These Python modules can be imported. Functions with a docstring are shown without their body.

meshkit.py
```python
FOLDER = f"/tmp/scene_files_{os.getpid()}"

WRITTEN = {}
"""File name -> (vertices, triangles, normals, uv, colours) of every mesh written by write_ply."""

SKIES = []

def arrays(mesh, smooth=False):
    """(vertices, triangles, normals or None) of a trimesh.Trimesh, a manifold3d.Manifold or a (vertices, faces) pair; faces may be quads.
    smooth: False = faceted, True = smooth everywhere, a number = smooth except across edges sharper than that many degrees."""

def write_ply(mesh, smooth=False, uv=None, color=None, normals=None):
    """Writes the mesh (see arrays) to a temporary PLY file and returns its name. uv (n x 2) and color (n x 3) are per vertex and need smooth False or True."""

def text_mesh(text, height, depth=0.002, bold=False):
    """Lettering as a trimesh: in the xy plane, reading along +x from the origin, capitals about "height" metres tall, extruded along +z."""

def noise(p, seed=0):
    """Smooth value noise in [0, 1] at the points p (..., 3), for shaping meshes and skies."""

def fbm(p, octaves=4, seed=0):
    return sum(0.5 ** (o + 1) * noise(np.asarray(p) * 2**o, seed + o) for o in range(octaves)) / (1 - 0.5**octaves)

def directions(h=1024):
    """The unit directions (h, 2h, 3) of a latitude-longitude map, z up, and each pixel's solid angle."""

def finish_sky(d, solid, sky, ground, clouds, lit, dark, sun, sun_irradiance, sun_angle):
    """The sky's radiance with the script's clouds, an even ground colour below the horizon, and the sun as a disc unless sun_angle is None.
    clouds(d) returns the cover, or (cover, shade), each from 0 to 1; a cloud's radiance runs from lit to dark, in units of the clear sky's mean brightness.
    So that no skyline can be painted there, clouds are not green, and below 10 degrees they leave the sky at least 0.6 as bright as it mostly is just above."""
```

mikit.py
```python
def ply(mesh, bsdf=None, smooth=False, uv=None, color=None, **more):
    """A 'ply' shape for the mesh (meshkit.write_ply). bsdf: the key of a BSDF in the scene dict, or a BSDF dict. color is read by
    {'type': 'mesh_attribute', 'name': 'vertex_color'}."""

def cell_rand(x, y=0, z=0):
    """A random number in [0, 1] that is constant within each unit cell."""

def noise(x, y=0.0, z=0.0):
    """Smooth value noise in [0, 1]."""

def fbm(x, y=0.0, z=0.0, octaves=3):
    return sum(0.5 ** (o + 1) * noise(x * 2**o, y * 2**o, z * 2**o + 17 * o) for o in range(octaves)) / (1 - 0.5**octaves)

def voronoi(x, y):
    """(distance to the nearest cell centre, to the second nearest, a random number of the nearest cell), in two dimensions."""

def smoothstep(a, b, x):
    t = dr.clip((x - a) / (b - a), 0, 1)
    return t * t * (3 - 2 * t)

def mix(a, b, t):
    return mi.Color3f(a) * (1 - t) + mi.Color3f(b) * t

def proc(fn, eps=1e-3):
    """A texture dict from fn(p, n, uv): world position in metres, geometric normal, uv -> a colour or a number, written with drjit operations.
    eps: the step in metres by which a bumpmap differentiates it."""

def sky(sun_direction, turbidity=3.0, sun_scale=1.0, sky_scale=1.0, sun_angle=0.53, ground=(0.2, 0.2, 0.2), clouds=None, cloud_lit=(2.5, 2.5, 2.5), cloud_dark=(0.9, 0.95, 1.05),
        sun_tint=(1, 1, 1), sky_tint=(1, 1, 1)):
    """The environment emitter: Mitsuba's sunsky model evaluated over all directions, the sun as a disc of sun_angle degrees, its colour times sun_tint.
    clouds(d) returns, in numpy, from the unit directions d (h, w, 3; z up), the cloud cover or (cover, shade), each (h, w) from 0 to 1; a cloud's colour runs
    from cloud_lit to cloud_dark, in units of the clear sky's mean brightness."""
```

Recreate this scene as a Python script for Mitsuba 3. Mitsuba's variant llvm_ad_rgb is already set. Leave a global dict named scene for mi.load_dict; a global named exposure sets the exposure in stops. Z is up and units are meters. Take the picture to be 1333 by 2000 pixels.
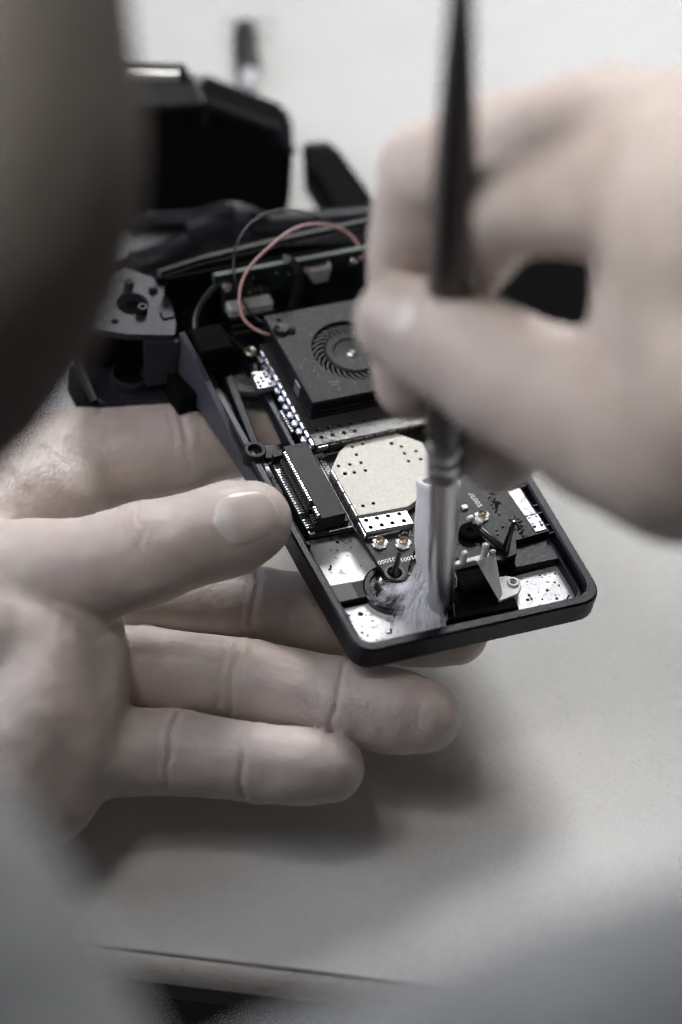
import math, random
import numpy as np, trimesh, shapely, mitsuba as mi, drjit as dr
import scipy.ndimage as ndi
from shapely.geometry import Polygon, Point, LineString
import mikit, meshkit
from mikit import proc, noise, fbm, voronoi, cell_rand, smoothstep, mix

scene, labels = {'type': 'scene'}, {}
rng = np.random.default_rng(7)
T = mi.ScalarTransform4f

# ------------------------------------------------------------------ camera
EYE = np.array([0.00000, -0.33131, 0.41648])
VIEW = np.array([0.000000, 0.662620, -0.748956])
scene['camera'] = {'type': 'thinlens', 'fov': 25.91, 'fov_axis': 'y', 'aperture_radius': 0.0068, 'focus_distance': 0.497,
                   'near_clip': 0.01, 'far_clip': 20.0,
                   'to_world': T().look_at(origin=EYE.tolist(), target=(EYE + VIEW).tolist(), up=[0, 0, 1])}
exposure = -0.12

# ------------------------------------------------------------------ light: room lamps, and the dim even light of the room round them
scene['room_light'] = {'type': 'constant', 'radiance': {'type': 'rgb', 'value': [0.068, 0.069, 0.073]}}

def lamp(key, at, look, w, h, rgb, label):
    """A flat ceiling lamp: housing and glowing diffuser, facing 'look'."""
    M = T().look_at(origin=list(at), target=list(look), up=[0.01, 1, 0.02])
    f = 0.02
    frame = trimesh.util.concatenate([
        trimesh.creation.box((w + 2*f, h + 2*f, 0.02), trimesh.transformations.translation_matrix((0, 0, -0.022))),
        trimesh.creation.box((f, h + 2*f, 0.03), trimesh.transformations.translation_matrix((-(w + f)/2, 0, 0.003))),
        trimesh.creation.box((f, h + 2*f, 0.03), trimesh.transformations.translation_matrix(((w + f)/2, 0, 0.003))),
        trimesh.creation.box((w, f, 0.03), trimesh.transformations.translation_matrix((0, -(h + f)/2, 0.003))),
        trimesh.creation.box((w, f, 0.03), trimesh.transformations.translation_matrix((0, (h + f)/2, 0.003)))])
    m = np.array(M.matrix, float).reshape(4, 4)
    frame.apply_transform(m)
    scene[key + '__frame'] = mikit.ply(frame, 'lamp_metal')
    scene[key + '__diffuser'] = {'type': 'rectangle', 'to_world': M @ T().scale([w/2, h/2, 1]),
                                 'bsdf': {'type': 'ref', 'id': 'lamp_metal'},
                                 'emitter': {'type': 'area', 'radiance': {'type': 'rgb', 'value': list(rgb)}}}
    labels[key] = {'label': label, 'category': 'lamp', 'group': 'room lamps outside the picture'}

scene['lamp_metal'] = {'type': 'twosided', 'bsdf': {'type': 'diffuse', 'reflectance': {'type': 'rgb', 'value': [.7, .7, .7]}}}
lamp('ceiling_lamp', (0.60, 2.80, 2.03), (0, 0, 0.03), 1.05, 1.05, (38.5, 38.8, 39.3), 'square ceiling lamp far behind the table, outside the picture')
lamp('work_lamp', (-0.085, -0.075, 0.31), (0.06, -0.05, 0.13), 0.11, 0.11, (13.0, 12.8, 12.5), 'small square work lamp close above the hands, outside the picture')
lamp('panel_lamp', (-0.95, 0.1, 0.72), (0, 0, 0.08), 0.7, 0.7, (3.0, 3.2, 4.0), 'pale blue light panel left of the table, outside the picture')

# ------------------------------------------------------------------ materials
def pr(key, color, rough=.5, bump=None, bscale=0.0, two=True, eps=1e-4, **k):
    b = {'type': 'principled', 'base_color': color if isinstance(color, dict) else {'type': 'rgb', 'value': list(color)},
         'roughness': rough, **k}
    if bump is not None:
        b = {'type': 'bumpmap', 'arbitrary': {**proc(bump, eps)}, 'scale': bscale, 'bsdf': b}
    scene[key] = {'type': 'twosided', 'bsdf': b} if two else b

def P3(p, s): return p.x*s, p.y*s, p.z*s

def table_color(p, n, uv):
    a = fbm(*P3(p, 60), octaves=3); b = noise(*P3(p, 1400))
    sp = smoothstep(.80, .9, noise(*P3(p, 2300)))
    return mix((.625, .612, .58), (.66, .648, .618), a) * (1 - .05*b) * (1 - .08*sp)
pr('laminate', proc(table_color), .42, lambda p, n, uv: noise(*P3(p, 900)) + .6*noise(*P3(p, 1900)), 0.00004, specular=.12)
pr('edge_band', proc(lambda p, n, uv: mix((.58, .53, .46), (.70, .65, .58), noise(p.x*30, p.y*2000, p.z*2500)) * (1 - .18*smoothstep(.78, .82, noise(p.x*500, p.y*500, p.z*700)))), .35, specular=.5)
pr('dark_wood', proc(lambda p, n, uv: mix((.035, .032, .028), (.06, .055, .048), fbm(p.x*25, p.y*300, p.z*700))), .5)
pr('dark_line', (.012, .011, .010), .6)

def grain(s): return lambda p, n, uv: noise(*P3(p, s))
pr('black_plastic', proc(lambda p, n, uv: mix((.008, .008, .009), (.013, .013, .014), fbm(*P3(p, 300)))), .42, grain(3500),   .00003, specular=.10)
pr('case_plastic', proc(lambda p, n, uv: mix((.007, .007, .010), (.011, .011, .015), fbm(*P3(p, 350)))), .36, grain(3000), .00003, specular=.16)
pr('grey_plastic', proc(lambda p, n, uv: mix((.012, .013, .017), (.019, .020, .025), fbm(*P3(p, 250)))), .45, grain(3000), .00003, specular=.14)
def dusty(p, n, uv):
    d, _, c = voronoi(p.x*900 + p.z*300, p.y*900 + p.z*420)
    sp = smoothstep(.16, .07, d) * smoothstep(.35, .9, c) * smoothstep(.25, .6, fbm(*P3(p, 120)))
    return mix(mix((.018, .018, .0175), (.026, .026, .025), fbm(*P3(p, 500))), (.23, .23, .22), sp)
pr('fan_plastic', proc(dusty), .5, grain(4000), .00004, specular=.10)
pr('gloss_black', (.006, .006, .007), .14, specular=.6)
pr('blue_black', (.012, .012, .016), .3, specular=.3)
pr('mid_grey', (.085, .088, .09), .5)
pr('void_black', (.003, .003, .003), .85, specular=.04)
pr('pcb', proc(lambda p, n, uv: mix((.012, .012, .012), (.020, .020, .020), smoothstep(.45, .55, noise(p.x*700, p.y*700, p.z*50)))), .38, specular=.12)
pr('pcb_edge', (.075, .082, .078), .5)
pr('green_pcb', proc(lambda p, n, uv: mix((.008, .013, .011), (.013, .020, .017), noise(*P3(p, 800)))), .45, specular=.2)
pr('green_edge', (.034, .052, .044), .5, specular=.2)
def dent(p, n, uv): return fbm(*P3(p, 260), octaves=2) + .25*noise(*P3(p, 1500))
pr('tin', (.50, .50, .51), .48, dent, .00025, metallic=1.0)
pr('chrome', (.85, .85, .87), .27, dent, .0002, metallic=1.0)
pr('gold_tin', proc(lambda p, n, uv: mix((.53, .51, .45), (.62, .60, .535), noise(*P3(p, 2200)))), .6, lambda p, n, uv: noise(*P3(p, 2200)) + .5*fbm(*P3(p, 150)), .00006, metallic=.15, specular=.2)
pr('dark_foil', proc(lambda p, n, uv: mix((.045, .044, .042), (.08, .077, .072), fbm(*P3(p, 200)))), .36, dent, .00025, metallic=.5, specular=.3)
pr('tin_dull', (.46, .45, .43), .5, dent, .0002, metallic=.45)
pr('pin_metal', (.80, .79, .76), .28, metallic=1.0)
pr('brass', (.52, .46, .38), .38, metallic=1.0)
pr('conn_white', (.68, .66, .60), .4)
pr('label_white', proc(lambda p, n, uv: mix((.56, .56, .56), (.70, .70, .71), fbm(*P3(p, 200))) * (1 - .5*smoothstep(.72, .78, noise(*P3(p, 900)))*smoothstep(.5, .7, noise(*P3(p, 160))))), .42, lambda p, n, uv: fbm(*P3(p, 170), octaves=3), .0003, metallic=.2, specular=.35)
pr('sticker_white', proc(lambda p, n, uv: mix((.62, .62, .62), (.7, .7, .7), noise(*P3(p, 500)))), .45)
pr('print_white', (.62, .62, .60), .5)
pr('bracket_plastic', (.56, .56, .54), .42)
pr('strap_plastic', (.042, .044, .056), .42, specular=.3)
pr('white_rubber', (.66, .66, .66), .4)
pr('tape', proc(lambda p, n, uv: mix((.050, .050, .044), (.075, .075, .066), fbm(*P3(p, 500)))), .6)
pr('red_wire', (.40, .23, .215), .42)
pr('black_wire', (.012, .012, .014), .3, specular=.5)
pr('ferrule_metal', proc(lambda p, n, uv: mix((.42, .42, .43), (.50, .50, .51), noise(p.x*1500, p.y*200, p.z*200))), .27, metallic=1.0)
pr('handle_black', (.009, .008, .008), .32, specular=.5)
scene['bristle'] = {'type': 'principledthin', 'base_color': {'type': 'rgb', 'value': [.95, .95, .97]}, 'roughness': .6, 'diff_trans': 1.1, 'spec_trans': 0.0}
pr('dark_cloth', proc(lambda p, n, uv: mix((.062, .053, .045), (.086, .075, .064), fbm(p.x*500, p.y*500, p.z*900))), .85, sheen=.2)
pr('grey_cloth', proc(lambda p, n, uv: mix((.11, .113, .114), (.15, .153, .154), fbm(p.x*500, p.y*500, p.z*900))), .85, sheen=.2)

def skin_color(p, n, uv):
    red = smoothstep(.35, .75, fbm(*P3(p, 70), octaves=3))
    fine = fbm(*P3(p, 500), octaves=3)
    c = mix((.455, .388, .350), (.405, .320, .283), red)
    c = mix(c, (.50, .44, .405), .4*fine)
    vein = smoothstep(.62, .75, noise(p.x*260 + 9, p.y*130, p.z*260))
    pore = smoothstep(.70, .85, noise(*P3(p, 1300)))
    return mix(c, (.40, .33, .31), .4*vein + .22*pore)
def skin_bump(p, n, uv):
    w = fbm(*P3(p, 330), octaves=2); q = p.y*.75 - p.z*.66
    d, s, _ = voronoi(p.x*1000 + w*2.0, q*800 + w*2.0)
    lines = noise(p.x*1050 + 2.5*w, q*170, p.z*90); fine = noise(p.x*480 + 1.5*w, q*90, p.z*70)
    return .45*smoothstep(0, .5, s - d) + .55*lines + .6*fine + .3*w
pr('skin', proc(skin_color), .46, skin_bump, .00013, specular=.4, sheen=.2)
pr('nail_plate', {'type': 'mesh_attribute', 'name': 'vertex_color'}, .30, lambda p, n, uv: noise(p.x*80, p.y*1500, p.z*1500), .00004, specular=.5, clearcoat=.25, clearcoat_gloss=.8)
pr('nail_pale', (.72, .66, .63), .32, specular=.5, clearcoat=.2)
pr('nail_edge', (.66, .60, .55), .35)

# ------------------------------------------------------------------ mesh helpers (millimetres in, metres out)
DEV = np.array([[0.90913, 0.3953, -0.13123], [-0.39276, 0.9185, 0.0458], [0.13864, 0.0099, 0.99029], [3.89013, 7.75236, 42.0]])      # the device's frame: board's right, up the board, out of the board, origin (mm)
def dev_world(v):
    v = np.asarray(v, float)
    return (DEV[3] + v[:, :1]*DEV[0] + v[:, 1:2]*DEV[1] + v[:, 2:]*DEV[2]) / 1000

def put(key, mesh, mat, frame='dev', smooth=False, color=None):
    """ONE entry of the scene: key, or key_001 when taken."""
    k, i = key, 0
    while k in scene:
        i += 1; k = f'{key}_{i:03d}'
    if isinstance(mesh, list): mesh = trimesh.util.concatenate(mesh)
    v = np.array(mesh.vertices)
    v = dev_world(v) if frame == 'dev' else v/1000
    scene[k] = mikit.ply(trimesh.Trimesh(v, mesh.faces, process=False), mat, smooth=smooth)
    return k

def hull(pts): return trimesh.convex.convex_hull(np.asarray(pts, float))
def box(u0, u1, v0, v1, w0, w1, bev=0.0):
    if bev <= 0:
        b = trimesh.creation.box((u1-u0, v1-v0, w1-w0)); b.apply_translation(((u0+u1)/2, (v0+v1)/2, (w0+w1)/2)); return b
    P = []
    for a in (0, 1):
        for b in (0, 1):
            for c in (0, 1):
                q = np.array([(u0, u1)[a], (v0, v1)[b], (w0, w1)[c]]); s = np.array([1-2*a, 1-2*b, 1-2*c])*bev
                for k in range(3):
                    o = s.copy(); o[k] = 0; P.append(q + o)
    return hull(P)
def rounded(pts, r, n=6):
    """A polygon with its corners rounded; r one number or one per corner."""
    pts = [np.array(p, float) for p in pts]; out = []
    for i, p in enumerate(pts):
        a, b = pts[i-1], pts[(i+1) % len(pts)]
        rr = r[i] if isinstance(r, (list, tuple)) else r
        if rr <= 0: out.append(p); continue
        da, db = (a-p)/np.linalg.norm(a-p), (b-p)/np.linalg.norm(b-p)
        ang = math.acos(np.clip(da@db, -1, 1)); t = rr/math.tan(ang/2)
        t = min(t, .45*np.linalg.norm(a-p), .45*np.linalg.norm(b-p))
        for k in range(n+1):
            s = k/n; out.append((1-s)**2*(p+da*t) + 2*s*(1-s)*p + s*s*(p+db*t))
    return Polygon(out)
def tri2(poly):
    v, f = trimesh.creation.triangulate_polygon(poly, engine='earcut'); return np.asarray(v), np.asarray(f)
def slab(poly, w0, w1, bev=0.0):
    """A polygon (holes allowed) from w0 to w1, its upper edges chamfered."""
    parts = []
    poly = shapely.geometry.polygon.orient(poly if isinstance(poly, Polygon) else Polygon(poly))
    v, f = tri2(poly)
    def cap(z, v, f, flip):
        return trimesh.Trimesh(np.c_[v, np.full(len(v), z)], f[:, ::-1] if flip else f, process=False)
    area = lambda v, f: np.cross(v[f[:, 1]]-v[f[:, 0]], v[f[:, 2]]-v[f[:, 0]]).sum()
    if area(v, f) < 0: f = f[:, ::-1]
    parts.append(cap(w0, v, f, True))
    def inset(ring, b):
        r = np.array(ring.coords)[:-1]; a = np.roll(r, 1, 0); c = np.roll(r, -1, 0)
        d1 = r-a; d2 = c-r
        d1 = d1/np.maximum(np.linalg.norm(d1, axis=1, keepdims=True), 1e-9); d2 = d2/np.maximum(np.linalg.norm(d2, axis=1, keepdims=True), 1e-9)
        n1 = np.c_[-d1[:, 1], d1[:, 0]]; n2 = np.c_[-d2[:, 1], d2[:, 0]]
        m = n1+n2; m = m/np.maximum((m*n1).sum(1, keepdims=True), .5)
        return r, r + m*b
    rings = []
    for ring in [poly.exterior, *poly.interiors]:
        r, q = inset(ring, bev); rings.append(q)
        lv = [(r, w0), (r, w1-bev)] + ([(q, w1)] if bev > 0 else [])
        n = len(r)
        for (a, za), (b, zb) in zip(lv[:-1], lv[1:]):
            V = np.vstack([np.c_[a, np.full(n, za)], np.c_[b, np.full(n, zb)]]); i = np.arange(n); j = (i+1) % n
            parts.append(trimesh.Trimesh(V, np.vstack([np.c_[i, j, j+n], np.c_[i, j+n, i+n]]), process=False))
    top = Polygon(rings[0], rings[1:]) if bev > 0 else poly
    v, f = tri2(top)
    if area(v, f) < 0: f = f[:, ::-1]
    parts.append(cap(w1, v, f, False))
    return trimesh.util.concatenate(parts)
def tube(path, r, n=10, caps=True):
    p = np.asarray(path, float); r = np.broadcast_to(np.asarray(r, float), (len(p),))
    t = np.gradient(p, axis=0); t /= np.linalg.norm(t, axis=1, keepdims=True)
    ref = np.array([0, 0, 1.0]) if abs(t[0, 2]) < .9 else np.array([1.0, 0, 0])
    x = np.cross(t[0], ref); x /= np.linalg.norm(x); V = []
    a = np.arange(n)/n*2*np.pi
    for i in range(len(p)):
        x = x - t[i]*(x@t[i]); x /= np.linalg.norm(x); y = np.cross(t[i], x)
        V.append(p[i] + r[i]*(np.cos(a)[:, None]*x + np.sin(a)[:, None]*y))
    V = np.vstack(V); F = []
    k = np.arange(n); k1 = (k+1) % n
    for i in range(len(p)-1):
        F.append(np.c_[i*n+k, i*n+k1, (i+1)*n+k1]); F.append(np.c_[i*n+k, (i+1)*n+k1, (i+1)*n+k])
    if caps:
        V = np.vstack([V, p[:1], p[-1:]]); F.append(np.c_[k1, k, np.full(n, len(V)-2)])
        o = (len(p)-1)*n; F.append(np.c_[o+k, o+k1, np.full(n, len(V)-1)])
    return trimesh.Trimesh(V, np.vstack(F), process=False)
def spline(pts, n=40):
    pts = np.asarray(pts, float); d = np.r_[0, np.cumsum(np.linalg.norm(np.diff(pts, axis=0), axis=1))]
    from scipy.interpolate import CubicSpline
    return CubicSpline(d, pts)(np.linspace(0, d[-1], n))
def lathe(profile, at=(0, 0, 0), n=32, axis=None):
    """profile: (radius, height) pairs from the bottom up, turned about w."""
    pr_ = np.asarray(profile, float); a = np.arange(n)/n*2*np.pi
    V = np.vstack([np.c_[r*np.cos(a), r*np.sin(a), np.full(n, z)] for r, z in pr_]); F = []
    k = np.arange(n); k1 = (k+1) % n
    for i in range(len(pr_)-1):
        F.append(np.c_[i*n+k, i*n+k1, (i+1)*n+k1]); F.append(np.c_[i*n+k, (i+1)*n+k1, (i+1)*n+k])
    m = trimesh.Trimesh(V, np.vstack(F), process=False)
    if axis is not None: m.apply_transform(trimesh.geometry.align_vectors([0, 0, 1], axis))
    m.apply_translation(at); return m
def disc(u, v, r, n=18): return Polygon([(u + r*math.cos(2*math.pi*i/n), v + r*math.sin(2*math.pi*i/n)) for i in range(n)])
def text(s, h, at, ang, w, mirror=False, bold=True):
    m = meshkit.text_mesh(s, h, depth=.06, bold=bold)
    if mirror: m.apply_transform(np.diag([1, -1, 1, 1.])); m.invert()
    m.apply_transform(trimesh.transformations.rotation_matrix(math.radians(ang), (0, 0, 1))); m.apply_translation((at[0], at[1], w)); return m
def tag(key, label, cat, group=None, kind=None):
    labels[key] = {'label': label, 'category': cat}
    if group: labels[key]['group'] = group
    if kind: labels[key]['kind'] = kind

# ------------------------------------------------------------------ the table
A, B = np.array((-56.39, -85.29, 0.00)), np.array((28.30, -96.93, 0.00))
ex = (B - A)[:2]/np.linalg.norm((B - A)[:2]); ey = np.array([-ex[1], ex[0]])
def tbl(mesh):
    """table frame (x along the front edge, y away from it, z up, mm) to the room"""
    m = mesh.copy(); v = np.array(m.vertices)
    m.vertices = np.c_[A[:2] + v[:, :1]*ex + v[:, 1:2]*ey, v[:, 2]]; return m
put('table__top', tbl(slab([(-600, 0), (700, 0), (700, 800), (-600, 800)], -1.0, 0, .25)), 'laminate', 'world')
put('table__glue_line', tbl(box(-600, 700, .35, 800, -1.4, -1.0)), 'dark_line', 'world')
prof = [(.3, -1.4), (-.5, -1.6), (-1.5, -2.3), (-2.3, -3.6), (-2.8, -5.4), (-2.9, -7.2), (-2.5, -8.8), (-1.5, -9.8), (0, -10.2), (6, -10.2), (6, -1.4)]
eb = trimesh.creation.extrude_polygon(Polygon(prof), 1300, engine='earcut')
eb.vertices = np.c_[eb.vertices[:, 2] - 600, eb.vertices[:, 0], eb.vertices[:, 1]]; eb.invert()
put('table__edge_band', tbl(eb), 'edge_band', 'world', smooth=35)
put('table__front_rail', tbl(box(-600, 700, 3.2, 16, -25.5, -10.22)), 'dark_wood', 'world')
put('table__front_rail', tbl(box(-600, 700, 5.5, 16, -95, -25.5)), 'dark_line', 'world')
tag('table', 'white laminate table with a fine grained top and a pale wood edge along its front', 'table')

# ------------------------------------------------------------------ the opened handheld device
D_ = 'opened_device'
tag(D_, 'opened black handheld device showing its circuit board and fan, held by the left hand', 'device')
outer_t = [(-21.6, 60), (-21.0, 10), (-20.6, -15), (-20.0, -44.6), (34.6, -46.9), (39.9, -42), (40.2, -13), (41, 60)]
rad = [0, 0, 0, 4.5, 5, 5, 0, 0]
PO = rounded([(-21.6, 60), (-20.6, -15), (-19.6, -45.2), (39.6, -47.2), (40.2, -13), (41, 60)], [0, 0, 5, 6, 0, 0])
PI = rounded([(-19.5, 60), (-18.5, -15), (-17.7, -42.7), (37.2, -44.6), (37.9, -13), (38.6, 60)], [0, 0, 3.6, 4.6, 0, 0])
ring = PO.difference(PI.union(Polygon([(-19.6, 50), (-19.6, 70), (38.7, 70), (38.7, 50)])))
ring = max(getattr(ring, 'geoms', [ring]), key=lambda g: g.area)
PB = PO.buffer(-.8)
opening = Polygon([(-17.4, 21.5), (-9.2, 20.5), (-8.4, 35.0), (-15.2, 39.5)])
shell = [slab(PB.difference(opening), -5.9, -4.0, .0), slab(ring, -4.9, 1.0, .45)]
lip = PI.difference(PI.buffer(-1.3).union(Polygon([(-19.6, 40), (-19.6, 70), (38.7, 70), (38.7, 40)])))
lip = max(getattr(lip, 'geoms', [lip]), key=lambda g: g.area)
shell.append(slab(lip, -4.0, -1.4, .2))
put(D_ + '__housing', shell, 'case_plastic')
# the side strap rising at the left, up to the hinge plate
S = [(-25.6, 49.5, 8.6, -4.4), (-24.8, 45.5, 7.2, -5.6), (-24, 42.6, 5.8, -6.8), (-23, 37.8, 3.0, -7.4), (-22.5, 29.6, 1.2, -7.0), (-22, 22, -1.0, -6.2), (-21.6, 14, -1.2, -5.8), (-21.3, 4, .3, -5.2)]
V, Fq = [], []
for u, v, t, b in S: V += [(u, v, b), (u, v, t), (u + 1.3, v + .2, t), (u + 1.3, v + .2, b)]
for i in range(len(S)-1):
    for k in range(4):
        a, b_ = i*4 + k, i*4 + (k+1) % 4; Fq += [(a, a+4, b_+4), (a, b_+4, b_)]
Fq += [(0, 1, 2), (0, 2, 3)]; o = 4*(len(S)-1); Fq += [(o, o+2, o+1), (o, o+3, o+2)]
st = trimesh.Trimesh(V, Fq, process=True); st.fix_normals()
put(D_ + '__side_strap', st, 'strap_plastic')
put(D_ + '__housing__inner_rail', slab([(-18.9, 18), (-16.9, 18), (-14.6, 41), (-16.8, 41)], -4.0, .2, .3), 'black_plastic')
put(D_ + '__housing__inner_rail', slab([(-9.6, 14), (-8.6, 14), (-7.4, 44), (-9.4, 44)], -4.0, -.6, .2), 'blue_black')
put(D_ + '__housing__spacer_sheet', slab([(-16.0, 38.6), (-9.0, 36.2), (-8.8, 41.5), (-15.4, 43)], -4.0, -2.6, .2), 'tape')
bo = slab(disc(-19.4, 15.4, 2.6, 28).difference(disc(-19.4, 15.4, 1.45, 20)), -1.5, 2.2, .25)
put(D_ + '__housing__screw_boss', [bo, slab(disc(-19.4, 15.4, 1.5, 20).difference(disc(-19.4, 15.4, .62, 14)), -1.5, 1.1, .1), slab([(-17.2, 13.6), (-12, 12.6), (-12, 15.2), (-17.2, 16.4)], -1.5, .3, .2)], 'black_plastic', smooth=30)
put(D_ + '__housing__crossbar', slab([(-18.6, -28.6), (-8.4, -28.9), (-8.2, -24.2), (-18.6, -23.6)], -4.0, -2.2, .15), 'black_plastic')
put(D_ + '__housing__tape_strip', slab([(-18.3, -28.5), (-12.2, -28.7), (-12.1, -24.1), (-18.3, -23.7)], -2.2, -2.0), 'tape')
put(D_ + '__housing__crossbar', slab([(25.5, -31.4), (37.0, -31.8), (37.4, -25.6), (25.8, -25.2)], -4.0, -1.6, .2), 'case_plastic')
put(D_ + '__housing__round_boss', lathe([(6.7, -4.0), (6.7, -2.2), (6.3, -1.9), (5.3, -1.9), (5.0, -2.3), (4.2, -2.3), (4.0, -1.5), (3.4, -1.3), (2.6, -1.3), (2.4, -3.2), (.01, -3.2)], (-3.6, -28.2, 0), 40), 'gloss_black', smooth=30)
for v0 in (-18.2, -24.4, -9.5):
    cl = [box(36.4, 37.9, v0 - 1.5, v0 - .9, -4, .3, .15), box(36.4, 37.9, v0 + .9, v0 + 1.5, -4, .3, .15), box(37.2, 37.9, v0 - .9, v0 + .9, -4, -.4, .15)]
    put(D_ + '__housing__clip', cl, 'case_plastic')
put(D_ + '__housing__clip', [box(-18.4, -17.4, -13.6, -12.6, -4, .6, .2), box(-18.4, -17.2, -20.4, -18.9, -4, -1.6, .2)], 'black_plastic')
# white sheets on the floor of the housing
for k, (poly, mat) in enumerate([
        ([(-17.2, -9.0), (-2.2, -9.6), (-2.4, -23.0), (-16.9, -23.2)], 'label_white'),
        (rounded([(-17.0, -29.4), (12.0, -30.6), (12.0, -42.6), (-16.6, -41.6)], [0, 0, 0, 3.2]), 'label_white'),
        (rounded([(16.0, -32.2), (36.0, -31.9), (36.2, -43.2), (15.5, -42.6)], [0, 0, 3.6, 0]), 'label_white'),
        ([(-19.0, 15.0), (-13.0, 14.0), (-12.6, 6.0), (-18.4, 6.0)], 'label_white')]):
    put(D_ + '__housing__white_sheet', slab(poly, -4.0, -3.7), mat)
# main board
board = Polygon([(-16.9, 12.6), (-16.4, -10.3), (-6.2, -11.2), (-5.3, -18), (-4.9, -24.4), (-4.4, -26.6), (-3.2, -28.2), (-1.6, -28.6), (0, -27.8), (1.0, -25.6), (5.0, -20.6), (7.2, -17.4), (11, -21.5), (13, -26.6),
                 (22.4, -29.6), (26.6, -28.8), (28.2, -25.2), (33.2, -25.0), (37.0, -24.8), (36.4, -10.5), (32.6, -10.2), (32.6, 46), (-6.8, 46), (-6.8, 12.6)])
board = board.difference(disc(-2.5, -25.9, 1.7, 20))
put(D_ + '__circuit_board', slab(board, -1.25, 0, .08), 'pcb')
put(D_ + '__circuit_board__ground_ring', slab(disc(-2.5, -25.9, 2.35, 26).difference(disc(-2.5, -25.9, 1.7, 22)), 0, .12), 'tape')
put(D_ + '__circuit_board__white_sheet', slab([(32.9, -11.0), (36.0, -11.0), (36.2, -19.2), (33.4, -19.2)], .02, .22), 'label_white')
# solder pad with raised beads
sp_ = [slab([(33.4, -19.7), (36.5, -19.6), (36.4, -24.3), (33.6, -24.4)], .02, .3, .05)]
for i in range(3):
    for j in range(5):
        if (i*3 + j*2 + i*j) % 3: sp_.append(box(33.7 + i*.95, 34.4 + i*.95, -23.9 + j*.9, -23.25 + j*.9, .28, .62 + .2*((i+j) % 2), .12))
put(D_ + '__circuit_board__solder_pad', sp_, 'tin')
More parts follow.
